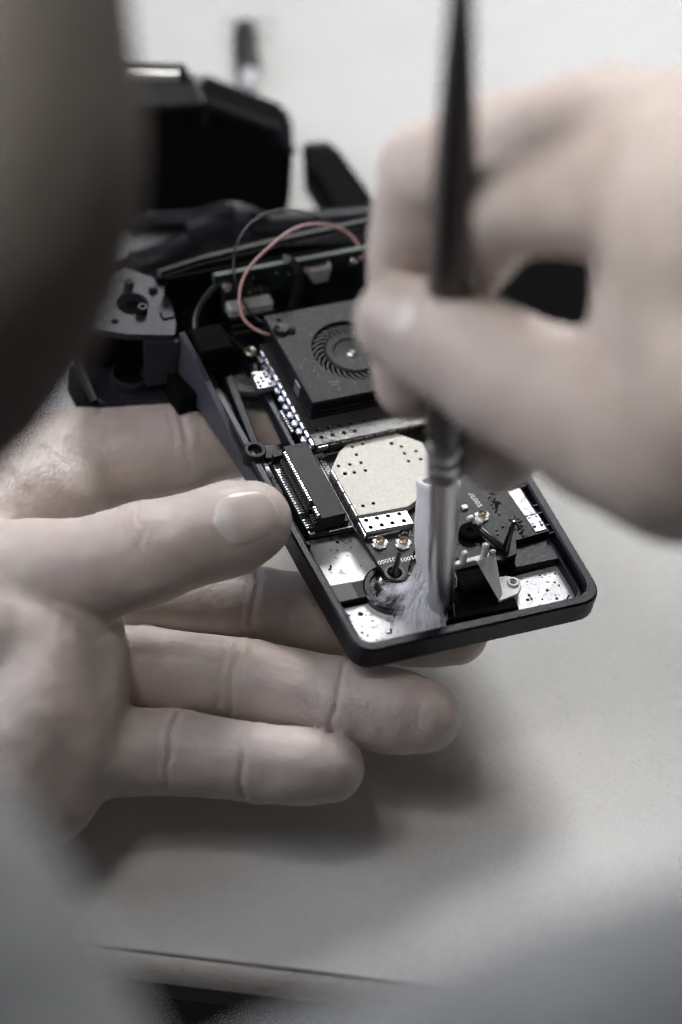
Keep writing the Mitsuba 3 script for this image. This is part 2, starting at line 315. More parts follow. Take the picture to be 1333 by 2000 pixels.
# card socket: black body, three rows of metal pins
SK = D_ + '__card_socket'
body = [box(-13.9, -7.9, -10.0, 12.9, 0, 4.1, .18), box(-16.4, -13.8, 11.6, 12.7, 0, 2.6, .1), box(-16.4, -13.8, -10.1, -9.3, 0, 1.7, .1), box(-15.0, -13.8, -5.7, -4.4, 0, 3.0, .1), box(-14.6, -13.8, -9.3, 11.6, 0, .9)]
body.append(box(-8.0, -6.9, -10.2, -9.0, 0, 1.6, .1)); body.append(box(-8.0, -6.9, 11.9, 12.9, 0, 2.0, .1))
put(SK, body, 'black_plastic')
pins = {'a': [], 'b': [], 'c': [], 'd': []}
for i in range(27):
    v = 10.9 - i*.75
    if -6.2 < v < -4.2 or v < -8.9: continue
    pins['a'].append(box(-14.5, -13.86, v - .2, v + .2, 3.0, 4.22, .05))
    pins['b'].append(box(-16.5, -14.9, v - .2, v + .2, .06, .5, .05))
    pins['c'].append(box(-14.9, -14.05, v - .2, v + .2, .9, 1.8, .05))
    pins['d'].append(box(-7.95, -6.6, v - .19, v + .19, .02, .35, .04))
put(SK + '__pins', pins['a'] + pins['b'], 'pin_metal'); labels[SK + '__pins'] = {'kind': 'stuff'}
put(SK + '__pins', pins['c'], 'pcb_edge'); labels[SK + '__pins_001'] = {'kind': 'stuff'}
put(SK + '__pins', pins['d'], 'pcb_edge'); labels[SK + '__pins_002'] = {'kind': 'stuff'}
put(SK + '__anchor', box(-16.6, -15.2, -10.6, -9.6, .02, .7, .15), 'pin_metal'); put(SK + '__anchor', box(-16.4, -15.4, 11.9, 12.6, .02, .8, .15), 'pin_metal')
CB = D_ + '__circuit_board'
put(CB + '__printed_line', [box(-5.95, -5.72, -10.4, 12.0, 0, .06), box(-11.8, -5.72, -10.85, -10.6, 0, .06)], 'print_white')
for s, h, at, ang, mir in [('J2700', 1.05, (-5.25, 9.9), -90, False), ('J1000', 1.0, (-.7, -21.8), 180, False), ('J1001', 1.0, (4.4, -22.6), 180, False), ('J1003', 1.1, (23.7, -9.0), -84, False)]:
    put(CB + '__printed_text', text(s, h, at, ang, 0), 'print_white')
put(CB + '__printed_text', [text('4', .8, (-4.4, 11.2), -90, 0), box(-5.1, -4.9, 10.6, 11.6, 0, .06), box(-5.5, -4.9, 11.5, 11.7, 0, .06)], 'print_white')
# shield cans
def can(poly, holes, w1, mat, r=.42, t=.25, bev=.3):
    p = poly if isinstance(poly, Polygon) else Polygon(poly)
    top = p
    for h in holes: top = top.difference(disc(h[0], h[1], h[2] if len(h) > 2 else r, 16))
    return [slab(top, w1 - t, w1, .06), slab(p.difference(p.buffer(-.2)), .02, w1 - .06, .0)]
gold_poly = Polygon([(-4.6, 5.3), (-.9, 9.5), (2.3, 11.5), (14.6, 11.2), (19.0, 7.0), (19.2, -2), (15.4, -7.6), (10.2, -9.2), (7.4, -10.4), (-4.5, -9.7)])
gh = [(12.0, 8.6, .5), (13.8, 7.1), (13.6, 4.9), (13.5, 2.4), (16.5, 4.8), (16.5, 2.2), (2.6, 7.6), (-.1, 5.2), (2.6, 5.0), (-2.3, 2.9, .5), (-.1, 2.6), (2.6, 2.5), (-2.3, -7.3), (.3, -7.3), (2.7, 10.2), (5.4, 10.3), (-2.8, 5.5)]
put(CB + '__shield_can', can(gold_poly, gh, 2.0, 'gold_tin'), 'gold_tin')
labels[CB + '__shield_can'] = {'label': 'large pale gold eight sided shield plate with small round holes'}
ringp = [slab(disc(x, y, 1.05, 26).difference(disc(x, y, .92, 26)), 2.0, 2.04) for x, y in ((12.0, 8.6), (-2.3, 2.9))]
fr = []
for i in range(4): fr.append(box(-5.05, -4.62, -9.6 + i*3.75, -9.6 + i*3.75 + 3.35, .1, 1.9, .12))
put(CB + '__shield_frame', fr, 'chrome'); put(CB + '__shield_ring', ringp, 'tin_dull')
put(CB + '__component', [box(-5.6, -5.15, -8.8 + i*.62, -8.8 + i*.62 + .34, .01, .4) for i in range(22)], 'pcb_edge'); labels[CB + '__component'] = {'kind': 'stuff'}
small_poly = Polygon([(-4.8, -10.5), (6.8, -11.2), (6.7, -15.3), (-4.7, -14.7)])
sh = [(-3.3, -11.4), (-.7, -11.5), (2.0, -11.6), (4.7, -11.8), (-3.2, -13.6), (-.5, -13.7), (2.1, -13.8), (4.9, -14.0)]
put(CB + '__shield_can', can(small_poly, sh, 1.9, 'tin', r=.46), 'tin')
labels[CB + '__shield_can_001'] = {'label': 'small silver shield plate with two rows of four holes'}
put(CB + '__shield_frame', [box(-4.5, 3.4, -15.6, -15.2, .1, .8, .12), box(-5.2, -4.8, -15.2, -11.0, .1, 1.4, .12), box(6.75, 7.1, -15.0, -10.8, .1, 1.2, .12)], 'chrome')
put(CB + '__component', [lathe([(.01, 0), (.28, .02), (.24, .22), (.01, .32)], (x, y, .02), 10) for x, y in [(3.0, -16.4), (3.5, -17.0), (3.2, -17.8), (3.9, -16.0), (4.9, -16.1), (5.6, -16.4), (5.2, -17.0), (5.9, -15.9), (4.4, -15.8), (5.7, -17.3), (3.7, -18.2)]], 'pin_metal'); labels[CB + '__component_001'] = {'kind': 'stuff'}
def coax(u, v, ang):
    c = CB + '__coaxial_connector'; k, i = c, 0
    while k in scene: i += 1; k = f'{c}_{i:03d}'
    b = [box(-1.35, 1.35, -1.25, 1.25, .02, .62, .1), box(-1.9, -1.2, -.9, .3, .02, .4, .1), box(1.2, 1.95, -.7, .6, .02, .4, .1), box(-.9, .9, -1.75, -1.1, .02, .5, .1)]
    b.append(lathe([(.95, .5), (1.0, 1.45), (.84, 1.55), (.76, 1.4), (.74, .7), (.2, .7), (.18, 1.1), (.01, 1.15)], n=26))
    m1 = trimesh.util.concatenate(b[:4]); m2 = b[4]
    R_ = trimesh.transformations.rotation_matrix(math.radians(ang), (0, 0, 1))
    for m in (m1, m2): m.apply_transform(R_); m.apply_translation((u, v, 0))
    scene[k] = mikit.ply(trimesh.Trimesh(dev_world(np.vstack([m1.vertices])), m1.faces, process=False), 'conn_white')
    k2 = CB + '__coaxial_ring'; i = 0; k = k2
    while k in scene: i += 1; k = f'{k2}_{i:03d}'
    scene[k] = mikit.ply(trimesh.Trimesh(dev_world(m2.vertices), m2.faces, process=False), 'brass', smooth=30)
coax(-2.3, -17.2, 0); coax(2.7, -18.8, 0); coax(23.6, -16.4, 12)
put(D_ + '__data_sticker', slab([(23.7, -2.8), (28.6, -2.4), (31.2, 3.6), (25.8, 3.9)], .02, .15), 'sticker_white')
put(CB + '__white_part', [box(15.6, 19.4, -12.4, -9.6, .02, 1.0, .15), box(20.2, 21.6, -13.6, -12.4, .02, .7, .1)], 'white_rubber')
smd = []
for _ in range(46):
    u_, v_ = 10 + 22*rng.random(), -26 + 24*rng.random()
    if (u_ < 20 and v_ > -12) or (22 < u_ < 25.6 and -19 < v_ < -6) or (u_ > 29.5) or (u_ < 14 and v_ < -20) or (u_ > 23 and v_ > -5): continue
    a, b_ = (.55, .3) if rng.random() < .5 else (.3, .55)
    smd.append(box(u_ - a/2, u_ + a/2, v_ - b_/2, v_ + b_/2, .01, .28 + .2*rng.random(), .05))
put(CB + '__component', smd, 'pcb_edge'); labels[CB + '__component_002'] = {'kind': 'stuff'}
# rubbed glue patches: many small shiny grains
gl = []
for cu, cv, n_, s_ in ((28.6, -13.4, 34, 1.3), (30.6, -21.8, 46, 1.5)):
    for _ in range(n_):
        a, b_ = rng.normal(0, s_*.55), rng.normal(0, s_)
        m = trimesh.creation.icosphere(subdivisions=0, radius=.2 + .22*rng.random()); m.apply_scale((1, .7, .5)); m.apply_translation((cu + a, cv + b_, .08)); gl.append(m)
put(CB + '__glue_residue', gl, 'gloss_black'); labels[CB + '__glue_residue'] = {'kind': 'stuff'}
# pegs
put(D_ + '__rubber_peg', lathe([(1.5, -.6), (1.2, .4), (.75, 1.0), (.55, 4.6), (.45, 6.4), (.01, 6.6)], (-2.5, -25.9, 0), 18), 'gloss_black', smooth=40)
put(D_ + '__rubber_peg', tube([(24.4, -27.2, 0), (24.6, -26.9, 3), (24.9, -26.6, 9.2)], [.95, .75, .3], 14), 'gloss_black', smooth=40)
put(D_ + '__cable', tube(spline([(24.4, -27.0, .4), (22.8, -25.6, 1.2), (21.6, -23.0, 1.5), (21.0, -20.8, 1.2)], 16), .85, 10), 'black_wire', smooth=True)
# white capsule plugs beside the third connector
for p, q in (((19.6, -17.2, 1.0), (21.0, -16.8, 1.1)), ((21.5, -17.6, 1.0), (22.0, -19.2, .9))):
    p, q = np.array(p), np.array(q); s = np.linspace(-1, 1, 9)
    pts = [(p + q)/2 + (q - p)/2*1.35*x for x in s]
    put(D_ + '__plug', tube(pts, [.75*math.sqrt(max(1 - x**4, .02)) for x in s], 14), 'white_rubber', smooth=True)
# black module under the bracket, and the bracket
put(D_ + '__black_module', [slab([(8, -28), (22.6, -30), (20.8, -42.2), (4.0, -40.8)], -3.7, -1.4, .3), box(10, 17, -36, -30, -1.4, .2, .3), lathe([(2.4, -1), (2.4, 1.4), (1.9, 1.7), (.8, 1.7), (.6, 1.2), (.01, 1.2)], (18.4, -20.6, 0), 24)], 'void_black')
br = [slab([(8.0, -31.6), (18.6, -31.6), (18.8, -30.2), (8.0, -30.3)], 3.4, 5.0, .25), tube([(11.1, -30.9, 4.6), (11.1, -30.6, 7.4), (11.1, -30.6, 7.9)], [.75, .75, .4], 12), tube([(16.4, -30.6, 4.6), (16.4, -30.2, 7.8), (16.4, -30.2, 8.3)], [.8, .8, .4], 12), box(17.4, 18.9, -31.5, -30.4, 4.6, 6.4, .4)]
leg = hull([(13.9, -31.9, 5.0), (18.9, -31.0, 5.2), (13.9, -31.2, 5.0), (18.9, -30.2, 5.2), (17.0, -39.5, -.9), (18.6, -38.0, -.9), (19.6, -33.4, -.9), (19.4, -32.6, -.9), (16.9, -39.2, -.4), (18.0, -37, .2)])
foot = slab(rounded([(16.9, -39.6), (19.6, -33.0), (22.0, -33.2), (24.3, -34.7), (24.0, -37.0), (22.2, -38.9)], [.3, .4, .8, 1.2, 1.2, .8]).difference(disc(22.4, -35.6, .75, 18)), -2.6, -.9, .2)
put(D_ + '__bracket', br + [leg, foot], 'bracket_plastic')
labels[D_ + '__bracket'] = {'label': 'pale grey plastic bracket with pins and a screw foot'}
put(D_ + '__bracket__eyelet', slab(disc(22.4, -35.6, 1.35, 26).difference(disc(22.4, -35.6, .75, 18)), -.9, -.4, .12), 'bracket_plastic')

# heat shield with its clip frame, and the fan on it
HS = D_ + '__heat_shield'
hs = Polygon([(-6.0, 11.8), (26, 11.4), (26, 46), (-6.0, 46)])
hp = [(-3.7, 16.4), (-.9, 16.3), (2.0, 16.3), (4.7, 16.2), (-3.7, 13.8), (-.9, 13.8), (1.9, 13.7), (4.6, 13.6), (8, 16.1), (11, 16.1)]
top = hs
for h in hp: top = top.difference(disc(h[0], h[1], .42, 16))
put(HS, [slab(top, 2.9, 3.2, .1), slab(hs.difference(hs.buffer(-.25)), .1, 2.92)], 'dark_foil', smooth=False)
put(HS + '__rivet', [slab(disc(h[0], h[1], .6, 18).difference(disc(h[0], h[1], .43, 16)), 3.2, 3.27) for h in hp[4:8]], 'tape')
for i in range(12):
    v0 = 11.9 + i*2.7
    put(HS + '__clip', [box(-6.8, -6.05, v0, v0 + 2.45, 1.9, 3.3, .28), box(-7.4, -6.3, v0 + .3, v0 + 2.2, .7, 1.8, .32), box(-7.3, -6.5, v0 + 1.2, v0 + 2.5, .05, .7, .2)], 'chrome')
for i in range(11):
    u0 = -5.6 + i*2.9
    put(HS + '__clip', [box(u0, u0 + 2.6, 11.1, 11.5, 1.6, 3.1, .15), box(u0 + .4, u0 + 1.6, 10.9, 11.3, .1, 1.0, .2)], 'dark_foil' if i else 'chrome')
put(HS + '__solder_edge', [box(-6.2, 9, 10.75, 11.0, .05, .5, .12)], 'tin')
tabm = [slab([(-11.4, 33.4), (-7.4, 33.2), (-7.2, 38.6), (-11.0, 38.9)], .4, 2.0, .15)]
for i in range(3):
    for j in range(4):
        if (i + 2*j) % 3 != 1: tabm.append(box(-10.9 + i*1.2, -10.1 + i*1.2, 33.9 + j*1.2, 34.7 + j*1.2, 1.9, 2.5, .2))
put(D_ + '__solder_tab', tabm, 'tin')
# row of small resistors along the shield's foot
put(CB + '__component', [box(-8.3, -7.5, 20.0 + i*.8, 20.45 + i*.8, -.6, .3, .08) for i in range(9)], 'pin_metal'); labels[CB + '__component_003'] = {'kind': 'stuff'}
FN = D_ + '__fan'
FC = (12.0, 33.6); RO = 9.7
fp = rounded([(-4.1, 19.9), (27, 19.5), (27, 49.5), (-4.2, 49.9)], .6)
cover = fp.difference(disc(*FC, RO, 72)).difference(disc(-1.2, 47.6, .45, 14))
put(FN + '__cover', slab(cover, 7.9, 8.5, .18), 'fan_plastic', smooth=False)
wall = fp.difference(fp.buffer(-.7))
wall = wall.difference(Polygon([(-5, 26.2), (-3, 26.2), (-3, 29.4), (-5, 29.4)])).difference(Polygon([(-2.6, 19), (30, 19), (30, 21), (-2.6, 21)]))
put(FN + '__side_wall', [slab(g, 3.3, 7.92) for g in getattr(wall, 'geoms', [wall])], 'case_plastic')
put(FN + '__base', [slab(fp.buffer(.2), 3.25, 4.2, .15), box(-2.6, 27, 20.6, 21.2, 4.2, 7.9)], 'black_plastic')
put(FN + '__outlet_bar', [tube([(-2.6, 20.2, 4.9), (27, 19.9, 4.9)], .3, 8)], 'case_plastic')
put(FN + '__clip', box(-4.5, -3.6, 26.4, 29.2, 4.0, 7.3, .12), 'tin')
for i in range(30):
    a = 2*math.pi*i/30; q = []
    for r, da in ((6.9, 0), (8.3, .16), (9.55, .40)): q.append((FC[0] + r*math.cos(a + da), FC[1] + r*math.sin(a + da)))
    pl = LineString(q).buffer(.2, cap_style='flat')
    put(FN + '__blade', slab(pl, 4.6, 7.7), 'black_plastic')
put(FN + '__floor', lathe([(9.6, 4.25), (7.0, 4.25), (.01, 4.25)], (*FC, 0), 40), 'void_black')
put(FN + '__hub', lathe([(6.95, 4.3), (6.9, 7.2), (6.7, 7.8), (6.2, 8.1), (4.6, 7.9), (4.3, 7.5), (2.0, 7.2), (1.0, 7.1), (.01, 7.1)], (*FC, 0), 56), 'fan_plastic', smooth=30)
put(FN + '__hub__cap', lathe([(1.3, 7.0), (1.1, 7.5), (.6, 7.8), (.01, 7.9)], (*FC, 0), 20), 'chrome', smooth=True)
put(FN + '__glue_blob', [lathe([(2.0, 8.45), (2.0, 8.9), (1.5, 9.5), (.01, 9.6)], (-1.9, 44.0, 0), 9), lathe([(1.2, 8.45), (1.1, 8.9), (.01, 9.3)], (.2, 43.2, 0), 7), lathe([(1.0, 8.45), (.8, 9.4), (.01, 9.9)], (-2.9, 44.4, 0), 7)], 'black_plastic')
put(FN + '__scuff', [box(2.0, 4.6, 24.6, 25.0, 8.5, 8.62, .05), box(2.4, 4.0, 23.9, 24.3, 8.5, 8.6, .04)], 'tape')
put(FN + '__red_wire', tube(spline([(-4.0, 45.4, 6.4), (-7.0, 46.3, 7.6), (-9.6, 49.0, 9.5), (-9.6, 53.0, 12.8), (-7.0, 57.0, 15.5), (1.0, 62.0, 18.4), (10.0, 66.2, 19.0), (18.0, 66.4, 18.0), (24, 64, 15), (25, 59.2, 11.5)], 90), .39, 10), 'red_wire', smooth=True)
put(FN + '__black_wire', tube(spline([(-4.2, 49.4, 6.6), (-7.0, 53.0, 8.5), (-8.6, 57.0, 12.5), (-8.0, 61.5, 16), (-4, 68, 17.6), (4.0, 73.5, 18.0), (12.0, 73.6, 18.0), (20, 68, 16.5), (24.8, 61, 12), (24.8, 59.4, 10)], 90), .30, 8), 'black_wire', smooth=True)
# upright green board behind the fan
GB = D_ + '__rear_board'
def up(mesh):
    """draw in (u, w) with thickness out of the board -> the upright plane at v = 59"""
    m = mesh.copy(); v = np.array(m.vertices); m.vertices = np.c_[v[:, 0] - .16*(v[:, 1]-7) , 59.6 + .06*(v[:, 1]-7) - v[:, 2], v[:, 1]]; m.invert(); m.invert() ; return m
gp = rounded([(-12.4, 14), (-12.4, 10.4), (-10.6, 9.8), (-10.6, 1.5), (-8.5, -1.5), (36, -1.5), (36, 14)], [.8, .3, .3, .6, .6, 0, 0])
put(GB, up(slab(gp, -1.4, 0, .1)), 'green_edge')
put(GB + '__face', up(slab(gp.buffer(-.35), 0.0, .06)), 'green_pcb')
put(GB + '__screw', up(lathe([(1.5, .05), (1.4, .6), (.9, .95), (.01, 1.1)], (-9.6, 10.4, 0), 18)), 'chrome', smooth=40)
put(GB + '__screw', up(lathe([(1.0, .05), (.9, .6), (.6, .95), (.01, 1.1)], (23.8, 11.2, 0), 18)), 'chrome', smooth=40)
put(GB + '__metal_bracket', up(trimesh.util.concatenate([slab([(11.2, 12.2), (12.0, 11.6), (16.4, 11.6), (17.2, 12.8), (17.6, 11.4), (16.2, 7.4), (12.6, 7.4), (10.6, 11.2)], .2, 1.6, .2)])), 'tin_dull')
put(GB + '__chip', up(trimesh.util.concatenate([box(-3.5, .8, 8.6, 12, .06, 1.0, .1), box(2, 5, 4, 8, .06, 1.2, .1), box(19, 23, 6, 11, .06, 1.4, .1), box(27, 33, 3, 11, .06, 1.2, .1)])), 'gloss_black')
put(GB + '__component', up(trimesh.util.concatenate([box(-4 + i*1.5, -3.5 + i*1.5, 7.2, 7.9, .06, .5, .08) for i in range(4)] + [box(-6 + i*3.1, -5.4 + i*3.1, 10.6 + (i % 2), 11.1 + (i % 2), .06, .6, .1) for i in range(6)])), 'pin_metal')
labels[GB + '__component'] = {'kind': 'stuff'}
put(GB + '__flat_cable', tube(spline([(4.2, 60, 16), (6.0, 58.4, 15.6), (7.6, 57.6, 12), (7.4, 56.4, 7), (6.0, 55, 3.5)], 24), 1.25, 4), 'black_wire')
put(D_ + '__edge_connector', [box(-10.4, 1.0, 55.0, 58.6, 4.2, 7.0, .5)] + [box(-10.2 + i*.8, -9.8 + i*.8, 54.7, 55.1, 3.6, 5.2, .1) for i in range(14)], 'tin_dull')
put(D_ + '__edge_connector', [box(-10.6, 2, 50.6 + j*1.6, 51.6 + j*1.6, 2.2 + j*.9, 3.2 + j*.9, .15) for j in range(3)], 'black_plastic')
put(D_ + '__grommet', lathe([(.8, 0), (1.5, .3), (1.6, .9), (1.2, 1.3), (.8, 1.0)], (-8.6, 45.3, 1.4), 18), 'brass', smooth=40)
# black block and dark parts left of the fan
put(D_ + '__foam_block', [box(-22.8, -14.6, 42.4, 51.0, -4, 8.0, .5), box(-21.6, -18.6, 41.2, 42.6, -4, 3.2, .5)], 'void_black')
put(D_ + '__cable', tube(spline([(-21, 49, 6), (-19.6, 54, 9), (-15, 58, 11.4), (-11, 60.4, 12)], 18), .8, 8), 'black_wire', smooth=True)
put(D_ + '__cable', tube(spline([(-14.4, 48, 6), (-10, 47.4, 2), (-8, 44.4, .5)], 14), .6, 8), 'black_wire', smooth=True)
put(D_ + '__back_wall', [box(-24, 42, 63.0, 64.2, -6, 13.0, .2), box(-24, 42, 44, 64, -6.3, -4.6)], 'void_black')
put(D_ + '__frame_bar', [tube([(-23.5, 69, 9.4), (-12, 70.0, 10.4), (10, 70.8, 11.2), (42, 71.4, 12.0)], [1.1, 1.1, 1.2, 1.2], 6)], 'black_plastic')
# hinge plate at the top of the strap
HP = D_ + '__hinge_plate'
plate = rounded([(-44.5, 56.5), (-37, 52.4), (-26.4, 49.3), (-24.6, 53.5), (-23.3, 60.2), (-24.4, 69.6), (-30.2, 75.0), (-36, 72.5), (-42, 65)], [2, 1, 1.4, .6, .8, 1.4, 1, 1, 3])
plate = plate.difference(disc(-32.6, 62.3, 3.6, 26)).difference(disc(-38.6, 57.6, .6, 12))
put(HP, slab(plate, 6.4, 8.0, .3), 'grey_plastic')
put(HP + '__boss', lathe([(1.35, 7), (1.3, 9.8), (1.1, 10.0), (.6, 10.0), (.55, 8.6), (.01, 8.6)], (-31.4, 58.8, 0), 22), 'black_plastic', smooth=30)
put(HP + '__boss', lathe([(1.2, 7), (1.1, 10.0), (.9, 10.2), (.5, 10.2), (.45, 9.4), (.01, 9.4)], (-31.6, 67.8, 0), 22), 'black_plastic', smooth=30)
put(HP + '__rib', [box(-27.6, -24.6, 55.0, 57.6, 7.9, 8.5, .2), tube([(-26.5, 64.5, 7.9), (-26.2, 65.4, 8.2)], 1.1, 10)], 'black_plastic')
put(HP + '__socket', lathe([(3.5, 2.0), (3.5, 6.6), (3.0, 6.4), (2.8, 3), (.01, 2.6)], (-32.6, 62.3, 0), 26), 'blue_black', smooth=30)
put(D_ + '__lever', [hull([(-33.8, 51.4, 6.6), (-25.8, 49.6, 6.8), (-33.8, 50.2, 6.4), (-25.8, 48.4, 6.6), (-32.6, 50.4, -7), (-25.8, 48.8, -6), (-32.6, 49.2, -7), (-25.8, 47.8, -6)])], 'grey_plastic')
put(D_ + '__rear_body', [slab(rounded([(-47, 66), (-46, 50), (-25, 46), (-23.5, 62)], 2), -19, -11, 1.0), hull([(-41, 60, 5.8), (-26, 56, 5.8), (-25, 62, 5.8), (-40, 70, 5.8), (-46, 63, -12), (-25, 54, -12), (-25, 64, -12), (-42, 72, -12)])], 'void_black')
put(D_ + '__lower_bracket', [slab(rounded([(-45, 64), (-25, 58), (-25, 45), (-44, 49.5)], 2).difference(disc(-34.8, 54.6, 4.0, 26)), -11, -9.4, .3), box(-27.2, -25.6, 48, 57, -10, -2.0, .3), tube([(-48, 65, 2), (-46, 60, -6), (-44.5, 51, -10.4)], 1.2, 8)], 'blue_black')
put(D_ + '__lower_bracket__ring', lathe([(4.8, -9.4), (4.6, -7.0), (4.0, -6.8), (3.9, -9.4)], (-34.8, 54.6, 0), 30), 'blue_black', smooth=30)
put(D_ + '__inner_web', [box(-28, -20.5, 40, 58, -15, -3.2, .4), box(-24.5, -14, 50, 63, -12, 3.0, .4)], 'void_black')

# ------------------------------------------------------------------ things standing behind the device
def panel(pts, thick, bev=1.0):
    """a flat panel through points of the room (mm): front polygon, 'thick' deep behind"""
    p = np.array(pts, float); c = p.mean(0); _, _, vt = np.linalg.svd(p - c); n_ = vt[2]
    if n_ @ (EYE*1000 - c) < 0: n_ = -n_
    x = vt[0]; y = np.cross(n_, x); q = np.c_[(p-c)@x, (p-c)@y]
    s = slab(Polygon(q).buffer(0), -thick, 0, bev); v = np.array(s.vertices)
    s.vertices = c + v[:, :1]*x + v[:, 1:2]*y + v[:, 2:]*n_; return s, (c, x, y, n_)
bx, fr_ = panel([(-62.07, 145.68, 40.00), (-36.31, 146.64, 42.00), (-27.09, 146.02, 38.00), (-16.82, 145.36, 34.00), (-13.95, 144.08, 31.00), (-13.00, 142.33, 28.00), (-13.82, 138.27, 17.00), (-15.31, 133.33, 8.00), (-63.71, 133.33, 8.00)], 26, 1.6)
put('black_box__body', bx, 'void_black', 'world')
c_, x_, y_, n__ = fr_
def on_box(a, b, t): return c_ + a*x_ + b*y_ + t*n__
def beam(p, q, r, n=8): return tube([p, q], [r, r], n)
put('black_box__rim', [beam(np.array((-36.31, 146.64, 42.00)), np.array((-16.82, 145.36, 34.00)), 1.2), beam(np.array((-62.07, 145.68, 40.00)), np.array((-36.31, 146.64, 42.00)), 1.2), beam(np.array((-16.82, 145.36, 34.00)), np.array((-13.00, 142.33, 28.00)), 1.2)], 'grey_plastic', 'world')
put('black_box__ledge', [beam(np.array((-34.23, 144.73, 31.00)), np.array((-15.90, 144.73, 31.00)), 1.3), beam(np.array((-35.95, 146.82, 41.00)), np.array((-36.49, 144.39, 36.00)), 1.0)], 'black_plastic', 'world')
put('black_box__screw_recess', [trimesh.creation.icosphere(subdivisions=1, radius=1.2) for _ in range(1)][0].apply_translation(np.array((-44.27, 146.07, 39.00))), 'void_black', 'world')
tag('black_box', 'large black box with a sloping top edge, standing behind the device', 'box')
sh2, _ = panel([(-62.42, 144.66, 52.00), (-39.81, 144.22, 52.00), (-36.63, 143.21, 44.00), (-62.29, 142.31, 43.00)], 4, .8)
put('metal_clamp__plate', sh2, 'mid_grey', 'world')
put('metal_clamp__rod', [beam(np.array((-62.23, 144.22, 54.00)), np.array((-42.39, 143.79, 54.00)), 1.9, 16)], 'pin_metal', 'world', smooth=30)
put('metal_clamp__rod', [beam(np.array((-62.10, 144.65, 56.00)), np.array((-41.20, 143.77, 56.00)), .8, 10), beam(np.array((-41.95, 145.97, 54.00)), np.array((-41.37, 142.91, 52.00)), 1.2, 10)], 'black_plastic', 'world')
put('metal_clamp__knob', trimesh.creation.icosphere(subdivisions=2, radius=2.0).apply_translation(np.array((-38.26, 146.83, 50.00))), 'white_rubber', 'world', smooth=True)
tag('metal_clamp', 'grey clamp with a shiny rod on top of the black box', 'clamp')
wd, _ = panel([(-10.78, 150.50, 24.00), (-9.37, 151.25, 25.00), (-3.74, 151.70, 25.00), (-0.63, 150.19, 23.00), (8.69, 140.93, 14.00), (9.25, 131.78, 6.00), (-0.92, 130.73, 6.00), (-9.99, 143.96, 14.00)], 9, 1.4)
put('black_stand__body', wd, 'black_plastic', 'world')
put('black_stand__groove', [beam(np.array((-8.50, 144.30, 21.00)), np.array((-0.21, 132.45, 11.00)), 1.1)], 'void_black', 'world')
tag('black_stand', 'black wedge shaped foot leaning to the right of the black box', 'stand')
# the arms of the frame between the box and the device
ar = [tube(spline([(-54.10, 94.87, 30.00), (-44.21, 96.55, 32.00), (-32.58, 102.90, 33.00), (-19.42, 105.69, 33.00), (-3.52, 107.28, 33.00), (12.45, 109.29, 33.00)], 30), [4.2]*30, 12)]
put('frame_arm__beam', ar, 'case_plastic', 'world', smooth=True)
put('frame_arm__beam', [tube(spline([(-55.18, 106.14, 34.00), (-43.11, 105.44, 36.00), (-35.16, 105.89, 37.00), (-28.57, 107.13, 38.00), (-22.00, 106.24, 36.00), (-14.13, 106.08, 33.00)], 30), [2.8]*30, 10)], 'case_plastic', 'world', smooth=True)
put('frame_arm__hinge_barrel', [tube([(-38.85, 101.32, 33.00), (-26.09, 108.14, 34.00)], [5.4, 5.4], 22)], 'blue_black', 'world', smooth=40)
put('frame_arm__hinge_cap', tube([(-27.19, 104.30, 37.00), (-23.52, 104.69, 37.00)], [4.2, 4.2], 18), 'grey_plastic', 'world', smooth=40)
put('frame_arm__hinge_cap', tube([(-50.40, 105.84, 36.00), (-48.44, 106.24, 36.00)], [2.4, 2.4], 12), 'grey_plastic', 'world', smooth=40)
put('frame_arm__beam', [tube(spline([(-14.38, 111.47, 24.00), (-3.58, 113.09, 24.00), (4.53, 115.29, 26.00), (8.62, 121.19, 28.00)], 16), [3.2]*16, 10)], 'black_plastic', 'world', smooth=True)
put('frame_arm__beam', [tube(spline([(-62.04, 95.82, 22.00), (-55.64, 99.74, 22.00), (-44.92, 101.48, 24.00), (-19.74, 109.46, 24.00), (7.25, 115.13, 24.00)], 20), [5.5]*20, 10)], 'void_black', 'world', smooth=True)
tag('frame_arm', 'black curved hinge arm running behind the green board, in front of the black box', 'hinge')
# a low black cover on the table, seen dark through the grip of the right hand
pc = Polygon([p[:2] for p in ((30.46, 141.39, 6.00), (76.83, 141.39, 6.00), (76.28, 85.60, 6.00), (28.65, 85.60, 6.00))])
put('black_cover__plate', slab(rounded(list(pc.exterior.coords)[:-1], 6), .1, 6, .8), 'void_black', 'world')
put('black_cover__rib', [slab(rounded(list(pc.buffer(-6).exterior.coords)[:-1], 3).difference(pc.buffer(-9)), 5.9, 7.2, .3)], 'black_plastic', 'world')
tag('black_cover', 'flat black cover seen dark through the gap between the right thumb and fingers', 'cover')
# small part lying far back on the table
p0, p1 = np.array((-29.62, 233.24, 3.20)), np.array((-26.92, 202.97, 3.20)); dd = (p1 - p0)/np.linalg.norm(p1 - p0)
L_ = np.linalg.norm(p1 - p0)
def rod(prof): return lathe([(r, h) for r, h in prof], p0, 20, dd)
put('small_cylinder__barrel', rod([(.01, 0), (3.0, 0), (3.5, .6), (3.5, 8), (3.1, 8.4), (3.1, 9.2), (3.5, 9.6), (3.5, L_*.76), (.01, L_*.76)]), 'black_plastic', 'world', smooth=30)
put('small_cylinder__tip', rod([(.01, L_*.76), (2.7, L_*.76), (2.7, L_*.86), (2.0, L_*.9), (2.0, L_), (.01, L_)]), 'white_rubber', 'world', smooth=30)
put('small_cylinder__pin', [tube([(-36.94, 235.60, 3.00), (-19.95, 236.65, 3.00)], [.55, .55], 8)], 'pin_metal', 'world')
tag('small_cylinder', 'small dark cylinder with a white tip lying far back on the white table', 'part')

